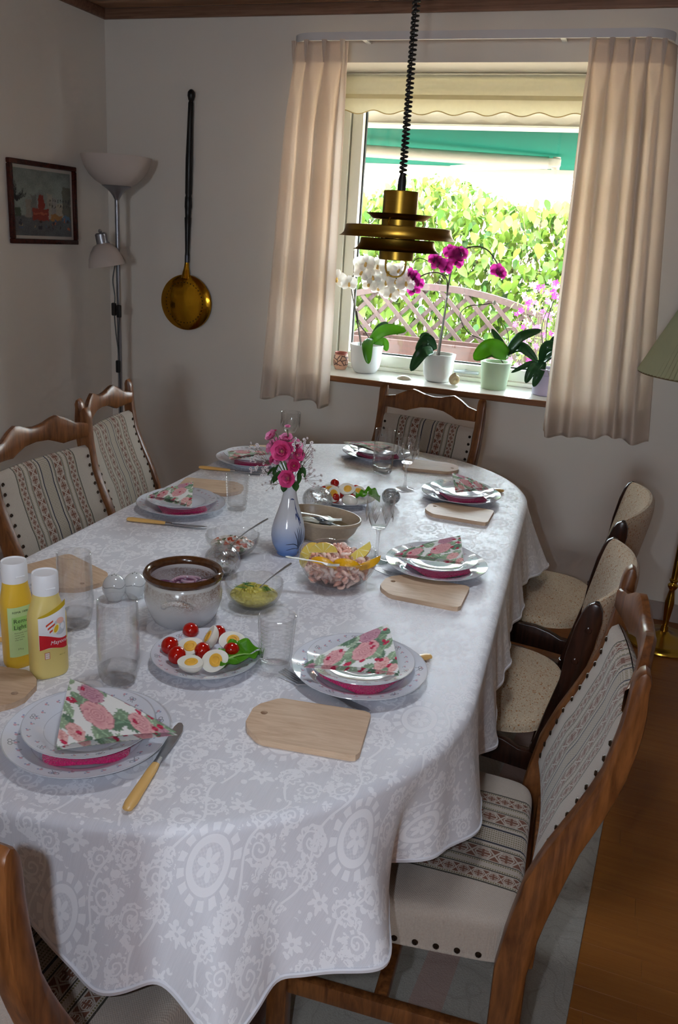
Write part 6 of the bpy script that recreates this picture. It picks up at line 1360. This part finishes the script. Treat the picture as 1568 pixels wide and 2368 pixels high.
# orchids
OLEAF = translucent('orchid_leaf', '3a6a24', .3, .25, 12, .2, tint='94c43c'); OLEAFD = translucent('orchid_leaf_dark', '2a4c30', .16, .25, 12, .2, tint='5a8a40'); OST = plain('orchid_stem', '3a3424', .6, var=.2); ROOT = plain('aerial_root', '9a9484', .7)
OW = translucent('orchid_white_petal', 'f4f2ee', .35, .5, 20, .03); OWL = plain('orchid_yellow_lip', 'd8b060', .5); OP = translucent('orchid_purple_petal', 'a01a78', .3, .5, 40, .2, tint='c83aa0'); OPL = plain('orchid_purple_lip', '6a0f4a', .5)
def petm(mat, L, w): 
    m = MB(); m.grid(lambda u, v: ((v - .5) * 2 * w * math.sin(PI * min(1, .1 + .82 * u)) ** .65, u * L, .12 * L * math.sin(u * PI) - .25 * w * ((v - .5) * 2) ** 2), 7, 6); me = m.mesh('petal'); me.materials.append(mat); return me
OM = {'w': (petm(OW, .036, .022), petm(OW, .034, .013), OWL), 'p': (petm(OP, .028, .017), petm(OP, .027, .011), OPL)}
def oflower(par, p, n, kind, s=1., spin=0.):
    big, small, lip = OM[kind]; m = MB(); m.sphere((0, 0, .004), (.004, .006, .005), 10, 6); m.sphere((0, -.006, .008), (.0055, .007, .004), 10, 6); c = m.build('flower', lip, par); q = Vector(n).normalized().to_track_quat('Z', 'Y'); c.matrix_local = T(*p) @ q.to_matrix().to_4x4() @ RZ(spin); c.scale = (s, s, s)
    for a, me in ((0, small), (2.15, small), (-2.15, small), (1.25, big), (-1.25, big)): o = obj('petal', me, c); o.matrix_local = RZ(a) @ RX(.12)
def oleaf(par, base, mid, tip, w, mat, face=(0, -1, .45)):
    P = spline([base, mid, tip], 7); n = len(P); m = MB(); fc = Vector(face).normalized(); v = []
    for i, p in enumerate(P):
        t_ = i / (n - 1); d = (P[min(i + 1, n - 1)] - P[max(i - 1, 0)]).normalized(); sd = d.cross(fc).normalized(); nn = sd.cross(d); ww = w * (math.sin(PI * (.10 + .88 * t_)) ** .7) * (1 if t_ < .96 else .5)
        for k in range(7): s_ = (k / 3 - 1); v.append(p + sd * ww * s_ + nn * (.22 * ww * abs(s_)))
    f = [(i * 7 + k, i * 7 + k + 1, i * 7 + 8 + k, i * 7 + 7 + k) for i in range(n - 1) for k in range(6)]; m.add(v, f); o = m.build('leaf', mat, par); sd_ = o.modifiers.new('t', 'SOLIDIFY'); sd_.thickness = .002; sd_.offset = 0
def stem(par, pts, r, mat=OST, name='stem'): m = MB(); m.tube(spline(pts, 7), r, 7); m.build(name, mat, par)
rs = np.random.RandomState(31)
Y0 = .15
ow = thing('white_orchid', 'white orchid with arching flower spray in the left white pot', 'plant', (0, 0, 0))
stem(ow, [(1.300, .165, 1.03), (1.285, .16, 1.10), (1.262, .155, 1.2), (1.237, .15, 1.30), (1.245, .14, 1.36), (1.30, .12, 1.40), (1.40, .10, 1.395), (1.48, .09, 1.36)], .0028); stem(ow, [(1.355, .165, 1.03), (1.33, .16, 1.09), (1.285, .16, 1.14), (1.268, .155, 1.2)], .003); stem(ow, [(1.305, .17, 1.03), (1.24, .19, 1.26), (1.22, .20, 1.47)], .0018, plain('support_stick', '5a4a38', .7), 'support_stick')
oleaf(ow, (1.350, .14, 1.06), (1.43, .11, 1.125), (1.535, .10, 1.135), .030, OLEAF, (.1, -1, .5)); oleaf(ow, (1.352, .13, 1.08), (1.362, .075, 1.05), (1.376, .06, .970), .027, OLEAF, (0, -1, .2)); oleaf(ow, (1.36, .16, 1.06), (1.40, .20, 1.06), (1.42, .2, 1.02), .022, OLEAF); oleaf(ow, (1.35, .16, 1.06), (1.37, .22, 1.12), (1.40, .25, 1.15), .022, OLEAFD)
for x, z in ((1.18, 1.34), (1.246, 1.326), (1.307, 1.379), (1.361, 1.364), (1.432, 1.388), (1.481, 1.40), (1.386, 1.317), (1.451, 1.293), (1.515, 1.347), (1.283, 1.416), (1.378, 1.413), (1.342, 1.333), (1.466, 1.352), (1.42, 1.345), (1.325, 1.42), (1.48, 1.315)):
    oflower(ow, (x, .105 + rs.uniform(-.03, .03), z), (rs.uniform(-.45, .6), -1, rs.uniform(-.25, .35)), 'w', rs.uniform(1.1, 1.35), rs.uniform(-.3, .3))
op = thing('purple_orchid', 'purple orchid with tall arching stems in the right white pot', 'plant', (0, 0, 0))
stem(op, [(1.682, .15, 1.02), (1.690, .15, 1.12), (1.698, .15, 1.235), (1.702, .15, 1.388), (1.712, .14, 1.45), (1.745, .14, 1.50), (1.80, .14, 1.525), (1.86, .14, 1.515), (1.905, .14, 1.47), (1.92, .14, 1.445)], .0032); stem(op, [(1.688, .155, 1.02), (1.695, .155, 1.2), (1.694, .15, 1.36), (1.66, .14, 1.40), (1.60, .13, 1.395), (1.555, .12, 1.36), (1.545, .12, 1.31)], .003); stem(op, [(1.675, .16, 1.02), (1.705, .165, 1.42)], .0022, plain('support_stick', '5a4a38', .7), 'support_stick'); stem(op, [(1.70, .15, 1.40), (1.62, .14, 1.44), (1.56, .13, 1.46), (1.53, .13, 1.44)], .002)
oleaf(op, (1.672, .12, 1.06), (1.640, .08, 1.105), (1.598, .07, 1.05), .028, OLEAFD, (-.2, -1, .5)); oleaf(op, (1.668, .10, 1.06), (1.632, .055, 1.05), (1.588, .045, .962), .031, OLEAFD, (0, -1, .3)); oleaf(op, (1.66, .14, 1.06), (1.62, .13, 1.11), (1.60, .14, 1.09), .025, OLEAFD)
for x, z, s_ in ((1.657, 1.442, 1.1), (1.69, 1.43, 1.15), (1.635, 1.459, .9), (1.732, 1.484, 1.15), (1.700, 1.497, 1.), (1.752, 1.492, 1.), (1.735, 1.455, .95), (1.552, 1.377, 1.), (1.547, 1.319, .95), (1.523, 1.386, .95), (1.570, 1.350, .9), (1.922, 1.430, 1.05), (1.938, 1.42, .8)):
    oflower(op, (x, .115 + rs.uniform(-.02, .02), z), (rs.uniform(-.5, .5), -1, rs.uniform(-.3, .3)), 'p', s_ * 1.22, rs.uniform(-.4, .4))
for q in ((1.1, 1.02), (1.698, 1.30)): 
    m = MB(); m.tube([(1.7025, .146, q[1] - .005), (1.703, .146, q[1] + .005)], .0065, 8); m.build('stem_clip', plain('clear_clip', 'dfe3e4', .2), op) if q[0] > 1.5 else None
og = thing('green_orchid', 'leafy orchid without flowers in the pale green pot', 'plant', (0, 0, 0))
oleaf(og, (2.01, .12, 1.07), (1.94, .06, 1.10), (1.872, .05, 1.045), .043, OLEAF, (0, -1, .35)); oleaf(og, (2.005, .13, 1.075), (2.06, .10, 1.155), (2.145, .11, 1.195), .026, OLEAFD, (0, -1, .8)); oleaf(og, (2.0, .14, 1.08), (2.07, .09, 1.115), (2.15, .08, 1.06), .024, OLEAFD, (.2, -1, .4)); oleaf(og, (2.0, .15, 1.08), (1.955, .16, 1.13), (1.915, .17, 1.175), .015, OLEAFD, (0, -1, .8))
stem(og, [(1.99, .15, 1.03), (1.90, .15, 1.115), (1.815, .15, 1.15), (1.768, .15, 1.22), (1.80, .15, 1.265), (1.87, .15, 1.28), (1.918, .15, 1.292)], .0022); stem(og, [(2.0, .15, 1.05), (2.0, .15, 1.14), (1.98, .15, 1.19), (1.955, .15, 1.21)], .0018)
m = MB(); m.sphere((1.918, .148, 1.292), (.008, .004, .011), 8, 6); m.build('bud', plain('pale_bud', 'c9cdb8', .4), og)
od_ = thing('dark_leaved_orchid', 'dark leaved orchid in the lilac pot beside the right curtain', 'plant', (0, 0, 0))
for base, mid, tip, w in (((2.165, .11, 1.05), (2.12, .06, 1.05), (2.045, .05, 1.005), .013), ((2.165, .10, 1.06), (2.135, .05, 1.03), (2.115, .04, .968), .022), ((2.175, .10, 1.06), (2.165, .05, 1.01), (2.150, .045, .955), .020), ((2.16, .11, 1.06), (2.18, .08, 1.135), (2.255, .06, 1.13), .020), ((2.17, .12, 1.06), (2.21, .1, 1.16), (2.26, .1, 1.165), .018), ((2.17, .12, 1.06), (2.215, .07, 1.10), (2.24, .06, 1.07), .018)): oleaf(od_, base, mid, tip, w, OLEAFD, (.1, -1, .5))
for k in range(5): stem(od_, [(2.19, .10, 1.03), (2.20 + .01 * k, .06, 1.03 - .012 * k), (2.215 + .012 * k, .05, 1.0 - .008 * k)], .0016, ROOT, 'aerial_root')
stem(od_, [(2.18, .14, 1.03), (2.165, .15, 1.15), (2.16, .15, 1.24), (2.175, .15, 1.32)], .002); stem(od_, [(2.18, .14, 1.03), (2.14, .15, 1.2), (2.16, .15, 1.3)], .0016)
